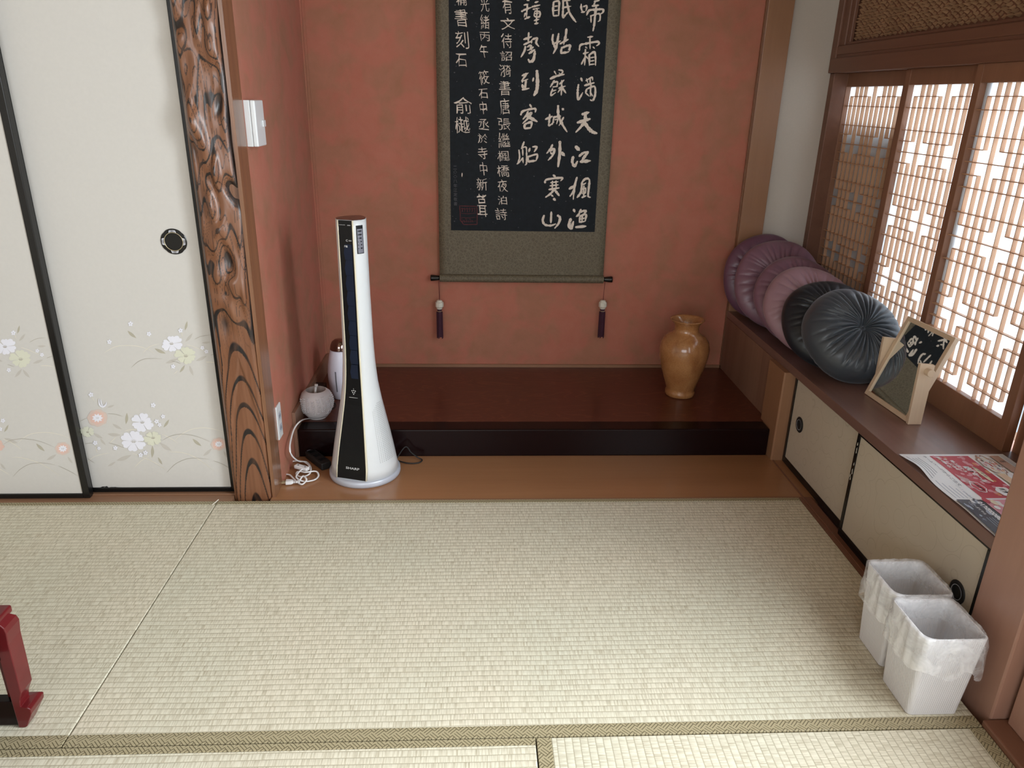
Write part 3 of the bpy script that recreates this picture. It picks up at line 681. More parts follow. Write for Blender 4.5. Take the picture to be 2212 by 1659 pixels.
strokes('''
22 1745,50 1745,100 1762,145;20 1770,80 1812,70 1800,132;18 1745,148 1790,140;22 1900,18 1962,5;24 1875,72 1955,62;18 1915,10 1890,72;26 1810,180 1840,125 1920,115 2000,112 2005,145 1975,168;22 1860,185 1862,268;20 1860,190 1960,165 1968,235 1945,258;28 1925,70 1910,180 1900,290 1885,370
22 1822,445 1885,436;26 1722,600 1735,540 1800,522 1940,498 1955,525 1925,548;20 1848,445 1850,585;16 1795,560 1815,578;16 1885,560 1905,580;20 1768,642 1832,625;20 1795,590 1790,690 1785,780;20 1792,680 1765,730 1745,770;16 1800,672 1830,705;24 1840,652 1842,782;24 1842,655 1900,622 1915,690 1915,782;16 1850,692 1902,682;16 1850,732 1902,722;18 1845,772 1905,765
26 1742,932 1755,970;26 1712,1010 1702,1090 1705,1185 1730,1165 1762,1105;18 1800,965 1870,925 1882,962;16 1808,940 1822,988;26 1785,1022 1840,1005 1900,988;18 1850,935 1852,1000;22 1810,1062 1795,1115;24 1810,1065 1900,1032 1912,1120 1885,1198 1850,1192;20 1862,1000 1855,1090 1858,1150;16 1800,1112 1842,1150;16 1850,1092 1882,1150
34 1755,1366 1800,1352 1838,1342;38 1700,1465 1780,1440 1852,1420;34 1792,1350 1790,1440 1745,1510 1680,1580;42 1778,1452 1830,1530 1880,1575 1932,1592
24 1415,22 1408,110 1412,192;24 1418,22 1478,18 1478,100 1475,190;16 1422,78 1470,70;16 1422,128 1470,120;20 1412,190 1475,186;24 1528,0 1528,100 1525,205 1555,180 1590,140;20 1535,10 1615,5;22 1535,90 1622,75;26 1572,20 1600,140 1640,210 1682,265
26 1408,412 1400,480 1425,550 1435,600;26 1475,400 1462,480 1445,570 1410,640;20 1400,525 1450,510 1500,488;30 1568,345 1558,430 1535,530;24 1490,525 1540,495 1590,470;26 1512,565 1500,635;28 1515,572 1600,540 1605,580 1588,622;28 1500,635 1592,622
28 1375,942 1440,912 1542,888;16 1422,850 1445,890;20 1475,835 1525,848 1500,890 1480,870;22 1425,962 1400,1000 1375,1040;20 1405,990 1462,978 1450,1038;16 1405,1040 1465,1030;16 1395,1090 1445,1075;18 1402,1060 1380,1140 1440,1105;20 1485,1005 1540,955;22 1475,1055 1555,1028;20 1512,960 1510,1060 1505,1140;18 1500,1055 1465,1105;26 1520,1052 1562,1112
28 1318,1425 1400,1388;22 1368,1365 1362,1450 1360,1502 1420,1455;24 1408,1402 1500,1385;18 1418,1405 1400,1490;16 1430,1432 1462,1425 1450,1482;32 1468,1262 1472,1380 1510,1470 1575,1575;20 1535,1400 1480,1500;28 1518,1298 1535,1312
20 1095,0 1125,8;24 1032,138 1080,112 1152,88;18 1060,62 1112,50;20 1102,60 1095,130 1090,205;18 1078,155 1062,205;24 1070,228 1132,200;20 1190,32 1232,18;22 1158,82 1252,60;18 1168,112 1242,98;20 1192,132 1250,145 1242,200 1185,192 1192,132;14 1188,165 1240,160;18 1218,112 1208,280;18 1180,248 1242,230;22 1188,285 1232,276
26 1058,472 1152,438;24 1118,390 1110,500;24 1058,535 1152,490;26 1078,555 1065,610 1025,682;20 1100,562 1142,540 1130,592;18 1155,475 1148,520;26 1160,472 1218,455 1205,510 1238,555;18 1172,560 1150,585 1100,602;16 1150,540 1152,600;26 1120,640 1190,592;34 1192,612 1172,715 1130,735 1112,708
26 1038,905 1112,872;22 1098,882 1045,950 1042,985;16 1048,968 1110,945;26 1085,962 1070,1070;26 1040,1010 1052,1062;24 1040,1072 1122,1055;24 1175,930 1165,972;42 1215,845 1222,980 1212,1080 1180,1140
24 1130,1248 1152,1282;26 1022,1372 1055,1325 1190,1298 1195,1340;22 1110,1330 1085,1380 1048,1425;26 1090,1378 1152,1348 1110,1410 1045,1475;36 1095,1385 1150,1415 1218,1452;26 1072,1480 1062,1532;26 1075,1482 1150,1460 1142,1530;26 1068,1535 1145,1527
''',fA)
strokes('''
44 1680,368 1722,412;38 1650,490 1638,550 1665,600 1700,545;28 1720,485 1770,445 1832,430;30 1825,435 1785,490 1745,548;36 1735,550 1855,538
30 1602,875 1680,828;26 1695,735 1665,850 1650,1000;22 1665,870 1635,930 1608,965;28 1755,800 1745,900 1718,950 1695,978;26 1752,800 1795,755 1842,765 1835,870 1828,960 1855,975;18 1770,825 1802,802;20 1752,882 1802,862;16 1750,885 1755,932;16 1800,862 1795,920 1755,932;20 1778,840 1775,970;20 1752,978 1805,955
34 1655,1120 1668,1150;40 1620,1232 1600,1310 1625,1338 1652,1265;26 1742,1120 1715,1180 1685,1205;26 1720,1152 1800,1135 1765,1190;24 1732,1195 1722,1270;24 1732,1202 1802,1178 1792,1262;20 1720,1272 1792,1262;16 1732,1238 1790,1222;20 1758,1182 1755,1262;36 1680,1332 1802,1320
26 1402,345 1375,400 1332,450;28 1372,422 1425,395 1405,470 1350,532;18 1378,438 1398,462;36 1490,308 1488,450 1468,610;38 1510,440 1545,478
22 1410,708 1440,732;26 1312,802 1335,762 1512,742 1500,778;20 1380,800 1470,788;20 1372,838 1472,825;26 1358,882 1482,862;18 1402,780 1398,880;18 1445,778 1445,872;26 1422,880 1380,930 1318,975;30 1432,890 1482,955;22 1388,948 1412,965;28 1415,990 1438,1012
28 1388,1150 1382,1280;26 1302,1190 1285,1250 1310,1300 1380,1312 1440,1292;28 1462,1190 1492,1220 1475,1285 1428,1345
22 1062,312 1045,360 1030,395;18 1000,408 1008,500 982,575;18 1035,390 1085,375 1092,470 1090,570 1072,590;16 1045,400 1048,478;18 1050,500 1000,560 975,578;16 1045,500 1052,565;24 1132,388 1118,432;22 1165,372 1215,370 1200,405 1182,432;24 1112,482 1108,540;26 1112,490 1218,462 1205,538;28 1108,548 1205,536
''',fB)
def col(fn,items):
    for ch,x,ya,yb,w in items: text(ik,ch,x,(ya+yb)/2,w,(yb-ya)*.98,fn,1,-.006,0,-.10,2,.10)
col(fA,[('有',862,-20,170,120),('文',868,212,358,170),('待',855,400,572,130),('詔',848,612,728,135),('漪',838,770,918,135),('書',832,965,1142,130),('唐',830,1182,1362,110),('張',825,1412,1552,140),
 ('光',592,-20,135,105),('緒',592,178,348,105),('丙',594,382,492,115),('午',582,532,688,95),('筱',580,838,1010,120),('石',574,1058,1178,105),('中',574,1212,1365,80),('丞',576,1418,1552,120),
 ('補',315,-60,66,125),('書',312,100,312,150),('刻',320,362,580,155),('石',315,640,795,135),('俞',335,1155,1362,215),('樾',320,1400,1600,170)])
col(fB,[('繼',822,212,382,135),('楓',818,418,546,145),('橋',810,588,728,150),('夜',805,762,905,115),('泊',802,955,1062,110),('詩',790,1105,1245,130),
 ('於',572,218,325,118),('寺',565,372,515,120),('中',576,552,715,85),('新',560,742,890,125),('葺',560,935,1215,110)])
for ch,y in zip('二〇〇八年江定敬書',range(620,1100,54)):
    text(ik,ch,238+(y-620)*.012,y,42,42,fB,2,.0,0,0,1,.05)
ribbon(ik,[(322,685),(320,730)],12,fB,1)
# specks of the rubbing
rr=random.Random(4)
for k in range(230):
    x=rr.uniform(200,1900); y=rr.uniform(0,3000); fn=fA if y<1500 else fB
    if y>=1500: y-=1400
    if y>1340 and fn is fB: continue
    r=rr.uniform(2,6) if rr.random()<.9 else rr.uniform(6,11)
    blob(ik,x,y,r,r*.8,fn,2,6)
# red seal
for a,b in (((288,1078),(498,1082)),((498,1082),(500,1298)),((500,1298),(340,1300)),((292,1080),(300,1250)),((300,1250),(340,1300))):
    ribbon(ik,[a,((a[0]+b[0])/2+3,(a[1]+b[1])/2),b],9,fB,3,(.8,.8),.8)
for i in range(6):
    ribbon(ik,[(320+i*30,1100),(325+i*30,1120+ (i%3)*12),(318+i*30,1150)],7,fB,3,(.8,.5),.9)
    ribbon(ik,[(318+i*24,1225+(i%2)*20),(330+i*24,1275)],6,fB,3,(.8,.5),.9)
for y in (1108,1165,1215,1260): ribbon(ik,[(312,y),(400,y+6),(490,y-4)],5,fB,3,(.8,.5),1.)
ik.obj('ink_sheet',[M['ink'],M['stroke'],M['faint'],M['seal']],t)
rd=MB(); R=Matrix.Translation((0,YS-.004,.482))@Matrix.Rotation(PI/2,4,'Y')
rd.lathe([(.0155,-.1395),(.0155,.5135)],seg=32,M4=R); rd.obj('roller',M['olive'],t,smooth=False,bevel=.0005)
for a,s in ((-.1398,-1),(.5138,1)):
    k=MB(); k.lathe([(.009,0),(.0095,s*.006),(.0105,s*.012),(.0122,s*.028),(.0125,s*.034),(.0115,s*.036)],seg=28,M4=R@Matrix.Translation((0,0,a))); k.obj('roller_knob',M['black'],t,smooth=True)
for xw,lab in ((-.142,'left'),(.516,'right')):
    w=thing('scroll_weight','ivory bead with a plum tassel hanging at the %s end of the scroll'%lab,'tassel',(xw,YS-.012,.395),'scroll weights')
    dx=.010 if lab=='right' else -.006
    z1,z2=(.395,.240) if lab=='left' else (.400,.245)
    c=MB().tube([(xw+.002,YS-.018,.478),(xw+.001,YS-.016,z1)],.0009,6).tube([(xw+dx*.5,YS-.008,.478),(xw,YS-.015,z1)],.0009,6); c.obj('cord',M['plumcord'],w)
    b=MB(); b.lathe([(.008,0),(.011,-.0015),(.012,-.006),(.0165,-.009),(.0168,-.026),(.012,-.031),(.0115,-.036),(.006,-.0365)],(xw,YS-.017,z1),8); b.obj('bead',M['ivory'],w,bevel=.0012)
    q=MB(); z0=z1-.037; q.lathe([(.009,0),(.0095,-.006),(.0085,-.009)],(xw,YS-.017,z0),20); q.lathe([(.0100,-.0095),(.0112,-.02),(.0115,-.07),(.0118,-.115)],(xw,YS-.017,z0),26)
    rr=random.Random(2)
    for k in range(40):
        a=rr.uniform(0,2*PI); r=.0115; x=xw+r*math.cos(a); y=YS-.017+r*math.sin(a); q.tube([(x,y,z0-.012),(x+rr.uniform(-.001,.001),y,z0-.118-rr.uniform(0,.005))],.0011,5)
    q.obj('tassel',M['tassel'],w)
    MB().lathe([(.0092,-.0068),(.0102,-.008),(.0092,-.0095)],(xw,YS-.017,z0),20,caps=False).obj('gold_ring',M['gold'],w)
# ------------------------------------------------------------------ vase
vz=thing('vase','amber brown glazed vase with flared lip standing on the dark dais','vase',(.789,2.617,.1))
V=MB(); V.lathe([(.052,0),(.056,.003),(.0565,.018),(.053,.024),(.056,.034),(.068,.07),(.082,.115),(.0915,.16),(.0935,.190),(.088,.215),(.072,.237),(.052,.248),(.046,.256),(.0445,.268),(.048,.282),(.060,.296),(.0635,.299),(.0625,.3015),(.056,.297),(.044,.282),(.040,.268),(.041,.25),(.060,.22),(.07,.15)],(.789,2.617,.1),72)
V.obj('body',M['vase'],vz,smooth=True)
# ------------------------------------------------------------------ tower fan
fan=thing('tower_fan','white tower fan with black front panel standing at the left of the alcove floor','fan',(-.358,2.178,0),rot=(0,0,math.radians(-17)))
def sec(z):
    P=[(.0,.110),(.02,.110),(.05,.104),(.12,.092),(.2,.076),(.26,.064),(.32,.0545),(.38,.0495),(.45,.0465),(.6,.0445),(.826,.0435)]
    for (a,ra),(b,rb) in zip(P,P[1:]):
        if a<=z<=b: 
            s=(z-a)/(b-a); w=ra+(rb-ra)*s; break
    k=min(1,max(0,(w-.047)/.055)); return w,k
def ring(z,N=48,dx=0):
    w,k=sec(z); fw=.0235+.028*k; d=w*(1.02 if k==0 else 1.02-.02*k); out=[]
    for i in range(N):
        a=2*PI*i/N-PI/2
        # lens section: flat front, sides bulging, pointed back; blends to a circle at the foot
        cx,cy=math.cos(a),math.sin(a)
        s=abs(a+PI/2) if a<=PI/2 else 0
        ex=1.0-.10*(1-k); x=w*(abs(cx)**(1.05))*math.copysign(1,cx); y=w*cy
        if cy<0: 
            lim=-w*(.80+.10*k); y=max(y,lim) 
        else: y*=1.0+.35*(1-k); x*=1-.35*(1-k)*cy*cy
        out.append((x,y,z))
    return out
zs=[.022,.05,.08,.11,.14,.17,.2,.23,.26,.29,.32,.35,.38,.42,.46,.52,.6,.7,.8,.822]
b=MB(); b.loft([ring(z) for z in zs]); b.obj('body',M['white_pl'],fan,local=True,smooth=True,label='white body')
cap=MB(); cap.loft([[(x*.97,y*.97,z) for x,y,z in ring(.822)],[(x*.97,y*.97,.8235) for x,y,z in ring(.822)]]); cap.obj('top_cap',M['browncap'],fan,local=True,label='brown top cap')
bs=MB().lathe([(.108,0),(.1125,.002),(.1145,.008),(.1140,.018),(.1105,.0225),(.09,.0225)],seg=72); bs.obj('base_ring',M['silver_pl'],fan,local=True,smooth=True)
def front(z): w,k=sec(z); return -w*(.80+.10*k)
def fpan(z0,z1,off,fx,n=14):
    mb=MB(); R=[]
    for i in range(n+1):
        z=z0+(z1-z0)*i/n; y=front(z); x=fx(z); R.append([(-x,y-off,z),(x,y-off,z),(x,y+.02,z),(-x,y+.02,z)])
    mb.loft(R); return mb
fw=lambda z:(.0215+.027*sec(z)[1])
fpan(.026,.30,.0022,fw).obj('front_panel',M['piano'],fan,local=True,bevel=.0006)
fpan(.30,.8215,.0022,fw,10).obj('front_strip',M['piano'],fan,local=True,bevel=.0006)
for s in (-1,1):
    tr_=MB(); R=[]
    for i in range(25):
        z=.026+(.8215-.026)*i/24; y=front(z); x=fw(z)*s; R.append([(x,y-.004,z),(x+.0028*s,y-.0035,z),(x+.004*s,y+.008,z),(x,y+.008,z)])
    tr_.loft(R); tr_.obj('edge_trim',M['cream_pl'],fan,local=True,smooth=True)
lv=MB(); 
for i in range(9):
    z=.345+i*.0455; y=front(z)-.0026; lv.add([(-.006,y,z),(.0175,y-.0004,z),(.0175,y-.0004,z+.0452),(-.004,y,z+.0450),(-.009,y,z+.02)],[(0,1,2,3,4)])
lv.obj('blue_louvre',M['blue'],fan,local=True)
ly=lambda u,v:(u,front(max(.03,v))-.0034,v)
tx=MB(); text(tx,'SHARP',.004,.062,.046,-.0075,ly,0,.02); tx.obj('brand_lettering',M['ltgrey'],fan,local=True); tx=MB()
text(tx,'PLASMACLUSTER',-.009,.809,.019,-.0022,ly,0,.0); tx.obj('top_lettering',M['ltgrey'],fan,local=True); tx=MB(); text(tx,'25000',.012,.8085,.010,-.0028,ly,0,.02); tx.obj('top_number',M['ltgrey'],fan,local=True); tx=MB()
text(tx,'風量',-.001,.748,.0105,-.006,ly,0,.02); tx.obj('fan_speed_lettering',M['ltgrey'],fan,local=True); tx=MB(); text(tx,'C',.003,.765,.006,-.0062,ly,0,.02); text(tx,'空気',.0135,.765,.009,-.004,ly,0,.02)
tx.obj('mode_lettering',M['ltgrey'],fan,local=True)
dt=MB()
for u,v in ((-.0055,.306),(0,.3075),(.0055,.306),(-.003,.3010),(.003,.3010),(0,.296)): blob(dt,u+.001,v,.0018,.0018,ly,0,10)
ribbon(dt,[(-.014,.285),(.015,.285)],.0012,ly); ribbon(dt,[(.0,.314),(.0005,.311)],.001,ly)
dt.obj('drop_emblem',M['ltgrey'],fan,local=True)
# control label on the right hand side, and the perforated grille lower down
def side(a,z,off=.0008):
    R=ring(z,96); i=(a+PI/2)/(2*PI)*96; i0=int(i)%96; f=i-int(i); p=Vector(R[i0]).lerp(Vector(R[(i0+1)%96]),f); n=Vector((p.x,p.y,0)).normalized(); return tuple(p+n*off)
A0,A1=-.80,-.30
lb=MB(); n=10; g=[[side(A0+(A1-A0)*i/n,z,.0011) for i in range(n+1)] for z in (.727,.76,.808)]
for j in range(2):
    for i in range(n): lb.add([g[j][i],g[j][i+1],g[j+1][i+1],g[j+1][i]],[(0,1,2,3)],0)
for j,(za,zb_) in enumerate(((.729,.798),)):
    aa,bb=A0+.06,A1-.05
    for i in range(n): a=aa+(bb-aa)*i/n; c=aa+(bb-aa)*(i+1)/n; lb.add([side(a,za,.0015),side(c,za,.0015),side(c,zb_,.0015),side(a,zb_,.0015)],[(0,1,2,3)],1)
for z,w0,w1 in ((.790,.14,.36),(.780,.14,.36),(.770,.18,.34),(.760,.26,.34),(.751,.27,.35),(.741,.25,.38)):
    lb.add([side(A0+w0,z,.0019),side(A0+w1,z,.0019),side(A0+w1,z+.0035,.0019),side(A0+w0,z+.0035,.0019)],[(0,1,2,3)],0)
    lb.add([side(A0+.09,z,.0019),side(A0+.12,z,.0019),side(A0+.12,z+.003,.0019),side(A0+.09,z+.003,.0019)],[(0,1,2,3)],0)
lb.obj('control_label',[M['piano'],M['greylab']],fan,local=True)
gr=MB()
for i in range(15):
    a=-.62+i*.075
    for j in range(34):
        z=.075+j*.0056+ i*.0; top=.27-abs(i-6)*.005
        if z>top: continue
        w=.030 if 3<=i<=7 else .016
        gr.add([side(a,z,.0013),side(a+w,z-.001,.0013),side(a+w,z+.0014,.0013),side(a,z+.0024,.0013)],[(0,1,2,3)],0)
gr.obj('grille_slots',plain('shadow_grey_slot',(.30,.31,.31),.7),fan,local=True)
c=MB(); pts=[]
c.tube(spline([(-.27,2.24,.004),(-.235,2.262,.05),(-.215,2.262,.030),(-.195,2.262,.012),(-.178,2.255,.005),(-.19,2.235,.004),(-.225,2.232,.005),(-.262,2.25,.006)],8),.0022,8)
cc=c.obj('power_cord',M['blackm'],None); 
mw=Matrix.Translation(fan.location)@Matrix.Rotation(math.radians(-17),4,'Z'); cc.data.transform(mw.inverted()); cc.parent=fan
# ------------------------------------------------------------------ ceramic aroma lamp with its cord
L0=(-.549,2.405,.1)
al=thing('aroma_lamp','round white ceramic oil burner lamp embossed with leaves on the corner of the dais','lamp',L0)
b=MB(); b.lathe([(.030,.004),(.036,.006),(.046,.018),(.0535,.040),(.0565,.058),(.0545,.076),(.049,.090),(.040,.098),(.036,.1003),(.035,.1012),(.0335,.1012)],L0,64,caps=False); 
rr=random.Random(9)
def bs_(a,z,off):
    P=[(.036,.006),(.046,.018),(.0535,.040),(.0565,.058),(.0545,.076),(.049,.090),(.040,.098)]
    for (r0,z0),(r1,z1) in zip(P,P[1:]):
        if z0<=z<=z1: r=r0+(r1-r0)*(z-z0)/(z1-z0); break
    else: r=.04
    return (L0[0]+(r+off)*math.cos(a),L0[1]+(r+off)*math.sin(a),L0[2]+z)
for k in range(9):
    a0=-2.6+k*.33; za=.022+.006*(k%3); 
    for j in range(8):
        z=za+j*.0072; a=a0+.04*math.sin(j*.5)
        if z>.088: break
        for s in (-1,1):
            b.tube([bs_(a,z,.0002),bs_(a+s*.06,z+.003,.0012),bs_(a+s*.10,z+.006,.0004)],[.0010,.0026,.0010],6)
b.obj('shade',M['bisque'],al,smooth=True)
MB().lathe([(.0335,.1012),(.0325,.095),(.0305,.075),(.026,.066),(.002,.064)],L0,48,caps=False).obj('shaded_hollow',plain('ceramic_painted_shade',(.40,.36,.34),.25),al,smooth=True)  # inside of the white bowl, its shading put into the grey-brown colour
MB().lathe([(.030,0),(.033,.001),(.033,.0045),(.028,.005)],L0,40).obj('foot',M['white_pl'],al,smooth=True)
v=MB(); v.tube([(L0[0]-.006,L0[1]-.002,L0[2]+.061),(L0[0]+.001,L0[1]+.002,L0[2]+.117)],.0042,14); v.tube([(L0[0]+.001,L0[1]+.002,L0[2]+.112),(L0[0]+.003,L0[1]+.002,L0[2]+.120)],.0058,16); v.obj('oil_vial',M['glasst'],al,smooth=True)
P=lambda px,py,z:tuple(at(px,py,z=z))
k=MB(); path=[tuple(at(705,897,z=.104)),tuple(at(690,903,z=.103)),tuple(at(668,904,z=.103)),tuple(at(650,909,y=2.285)),tuple(at(636,925,y=2.25)),tuple(at(628,950,y=2.19)),tuple(at(626,970,y=2.15)),tuple(at(631,985,y=2.15)),tuple(at(645,996,y=2.19)),tuple(at(662,998,z=.010)),tuple(at(671,1010,z=.010)),tuple(at(668,1024,z=.012)),tuple(at(650,1030,z=.006)),tuple(at(640,1024,z=.006)),tuple(at(645,1018,z=.010)),tuple(at(660,1020,z=.016)),tuple(at(682,1018,z=.012)),tuple(at(688,1027,z=.006)),tuple(at(680,1036,z=.005)),tuple(at(660,1040,z=.007)),tuple(at(646,1036,z=.010)),tuple(at(640,1028,z=.014)),tuple(at(652,1014,z=.018)),tuple(at(668,1008,z=.018)),tuple(at(655,997,z=.012)),tuple(at(635,996,z=.006)),tuple(at(616,1001,z=.005)),tuple(at(610,1012,z=.005)),tuple(at(614,1023,z=.005)),tuple(at(626,1026,z=.007)),tuple(at(636,1036,z=.008)),tuple(at(648,1045,z=.006)),tuple(at(655,1045,z=.006)),tuple(at(662,1036,z=.014)),tuple(at(655,1028,z=.018)),tuple(at(648,1036,z=.012)),tuple(at(640,1042,z=.007))]
k.tube(spline(path,6),.0030,8,0,.75); k.obj('power_cord',M['cord'],al,smooth=True)
q=at(652,1010,z=.018); R=Matrix.Translation(q)@Matrix.Rotation(math.radians(-28),4,'Z')
s=MB(); s.box(-.026,-.009,-.006,.026,.009,.006,0,R); so=s.obj('inline_switch',M['cord'],al,bevel=.003)
for u in (-.016,.012): MB().box(u,-.0022,.0055,u+.004,.0022,.0064,0,R).obj('switch_slot',M['blackm'],so)
q=at(626,1041,z=.009); R=Matrix.Translation(q)@Matrix.Rotation(math.radians(4),4,'Z')
s=MB(); s.loft([[(-.012,-.0085,-.006),(-.012,.0085,-.006),(-.012,.0085,.006),(-.012,-.0085,.006)],[(.004,-.0075,-.006),(.004,.0075,-.006),(.004,.0075,.006),(.004,-.0075,.006)],[(.012,-.004,-.004),(.012,.004,-.004),(.012,.004,.004),(.012,-.004,.004)]],0,True,R)
for i in range(4): s.box(.013+i*.005,-.0042,-.004,.0160+i*.005,.0042,.004,0,R)
pl=s.obj('plug',M['cord'],al,bevel=.001)
s=MB(); s.box(-.026,-.0055,-.0025,-.012,-.0042,.0025,0,R).box(-.026,.0042,-.0025,-.012,.0055,.0025,0,R); s.obj('plug_prong',M['gold'],pl)
# ------------------------------------------------------------------ humidifier behind the fan
H0=(-.492,2.592,.1)
hu=thing('humidifier','lilac white bottle-shaped humidifier with brown chrome top half hidden by the fan','humidifier',H0)
b=MB(); b.lathe([(.036,0),(.040,.004),(.0455,.03),(.0495,.07),(.050,.10),(.047,.13),(.042,.16),(.0365,.183),(.0345,.186)],H0,56); b.obj('body',M['hum'],hu,smooth=True)
b=MB(); b.lathe([(.0355,.1865),(.0362,.189),(.0335,.203),(.028,.216),(.018,.223),(.004,.225)],H0,56); b.obj('chrome_top',M['chrome'],hu,smooth=True)
a=math.atan2(-H0[1],-H0[0]*1.0)-.45
w=MB(); n=8
for i in range(n):
    z0=.035+.08*i/n; z1=.035+.08*(i+1)/n; rf=lambda z:.0455+(.0045)*min(1,(z-.03)/.05)+.0006
    w.add([(H0[0]+rf(z0)*math.cos(a-.05),H0[1]+rf(z0)*math.sin(a-.05),.1+z0),(H0[0]+rf(z0)*math.cos(a+.05),H0[1]+rf(z0)*math.sin(a+.05),.1+z0),(H0[0]+rf(z1)*math.cos(a+.05),H0[1]+rf(z1)*math.sin(a+.05),.1+z1),(H0[0]+rf(z1)*math.cos(a-.05),H0[1]+rf(z1)*math.sin(a-.05),.1+z1)],[(0,1,2,3)])
w.obj('level_window',M['greylab'],hu)
c=MB(); c.tube(spline([P(724,862,.104),P(712,858,.106),P(716,866,.112),P(722,874,.106),P(714,880,.103),P(708,872,.110),P(718,866,.116),P(725,876,.108),P(716,884,.103),P(705,874,.103),P(700,850,.104)],7),.0018,7); c.obj('power_cord',M['blackm'],hu)
q=at(690,832,z=.14); t=thing('power_adapter','small black power adapter behind the white ceramic lamp','adapter',(q.x,q.y,.1))
rbox(q.x-.020,q.y-.012,.1,q.x+.022,q.y+.030,.142).obj('case',M['blackm'],t,bevel=.006,seg=3)
MB().tube([(q.x+.02,q.y+.01,.115),(q.x+.035,q.y+.0,.104)],.0018,7).obj('lead',M['blackm'],t)
# black power tap leaning on the lacquer edge
q=at(688,1000,z=0); pt=thing('power_strip','black multi-outlet power tap lying on the alcove floor left of the fan','power strip',(q.x,q.y,.0),rot=(0,0,math.radians(-52)))
rbox(-.060,-.018,0,.060,.018,.026).obj('case',M['blackm'],pt,local=True,bevel=.004)
for i in range(3):
    x=-.042+i*.036; MB().box(x-.008,-.011,.026,x+.008,.011,.0268).obj('socket',M['piano'],pt,local=True,bevel=.0004)
MB().box(-.061,-.010,.015,-.0585,.010,.0262).obj('end_cap',M['greylab'],pt,local=True)
# ------------------------------------------------------------------ wall controller and outlet
t=thing('wall_controller','white wall-mounted control box on the red side wall next to the carved post','control box',(XL,2.15,1.07))
rbox(XL,2.104,1.019,XL+.016,2.186,1.136).obj('back_box',M['white_pl'],t,bevel=.0015)
rbox(XL+.0165,2.104,1.019,XL+.030,2.186,1.136).obj('cover',M['white_pl'],t,bevel=.003)
rbox(XL+.030,2.158,1.068,XL+.034,2.182,1.085).obj('slider',M['white_pl'],t,bevel=.001)
t=thing('wall_outlet','cream double wall outlet plate low on the red wall beside the carved post','outlet',(XL,2.125,.21))
rbox(XL,2.103,.152,XL+.005,2.150,.262).obj('plate',M['white_pl'],t,bevel=.0015)
for z in (.185,.225): 
    so=rbox(XL+.005,2.115,z-.012,XL+.0062,2.140,z+.012).obj('socket',M['silver_pl'],t,bevel=.0005)
    MB().box(XL+.0062,2.120,z-.005,XL+.0066,2.1225,z+.005).box(XL+.0062,2.131,z-.005,XL+.0066,2.1335,z+.005).obj('slot',M['blackm'],so)
# ------------------------------------------------------------------ round cushions leaning in a row on the shelf
def cushion(name,label,mat,c,nrm,R,T,seed,pl=30,knot=True,spin=0):
    rr=random.Random(seed); mb=MB(); nr,na=44,240; nrm=Vector(nrm).normalized()
    ph=[rr.uniform(0,2*PI) for _ in range(8)]
    # irregular pleats: angular warp, each fold with its own depth and reach
    folds=[];a=0
    while a<2*PI:
        w=rr.uniform(.11,.30); folds.append((a,w,rr.uniform(.4,1.),rr.uniform(.45,.95))); a+=w
    sc=2*PI/a; folds=[(x*sc,w*sc,d,r) for x,w,d,r in folds]
    def fold(a,q):
        a=(a+.22*(1-q)*math.sin(3*a+ph[0])*.6)%(2*PI)
        for x,w,d,r in folds:
            if x<=a<x+w:
                s=(a-x)/w; v=abs(math.sin(PI*s))**.55
                fade=max(0,1-max(0,(q-r)/(1.02-r)))**1.2 if q>r else 1
                return (v-1)*d*fade
        return 0
    def pt(q,a,side):
        # q 0..1 from centre to rim
        r=R*q; prof=(1-q**3.1)**.5 if q<1 else 0
        h=T*.5*prof
        dimple=-T*.16*math.exp(-(q/.13)**2)
        f=fold(a,q)*((.027 if knot else .018)*min(1,q*4+.15))*math.exp(-((q-.25)/.60)**2)
        h=h+dimple+f
        rr_=r*(1+.012*math.sin(2*a+ph[1])+.01*math.sin(5*a+ph[2]))
        return (rr_*math.cos(a),rr_*math.sin(a),side*h)
    rings=[]
    qs=[(i/(nr))**.85 for i in range(nr+1)]; qs=[1-(1-q)**1.6 if q>.5 and False else q for q in qs]
    top=[[pt(q,2*PI*k/na,1) for k in range(na)] for q in qs[1:-1]]
    rim=[[ (R*(1-.0*0)*math.cos(2*PI*k/na)*1.0*(1+.012*math.sin(2*2*PI*k/na+ph[1])+.01*math.sin(5*2*PI*k/na+ph[2])), R*math.sin(2*PI*k/na)*(1+.012*math.sin(2*2*PI*k/na+ph[1])+.01*math.sin(5*2*PI*k/na+ph[2])),0) for k in range(na)]]
    bot=[[pt(q,2*PI*k/na,-1) for k in range(na)] for q in reversed(qs[1:-1])]
    z=nrm; x=Vector((1,0,0)); x=(x-z*x.dot(z)).normalized(); y=z.cross(x)
    M4=Matrix((x,y,z)).transposed().to_4x4()@Matrix.Rotation(spin,4,'Z')
    o=thing(name,label,'cushion',c,'round cushions leaning on the shelf')
    mb.loft(top+rim+bot,0,True,M4); mb.obj('cover',mat,o,smooth=True,local=True)
    if knot:
        kb=MB()
        for k in range(5):
            a=k*1.3; kb.tube(spline([(.004*math.cos(a),.004*math.sin(a),T*.30),(.010*math.cos(a+.8),.010*math.sin(a+.8),T*.335),(.004*math.cos(a+2),.006*math.sin(a+2),T*.35)],5),[.0035]*11,8)
        kb.add(*[[tuple(M4@Vector(p)) for p in kb.v],[]]) if False else None
        kb.v=[tuple(M4@Vector(p)) for p in kb.v]; kb.obj('gathered_knot',mat,o,smooth=True,local=True)
    return o
def el(a,x=.03): a=math.radians(a); return (x,-math.cos(a),math.sin(a))
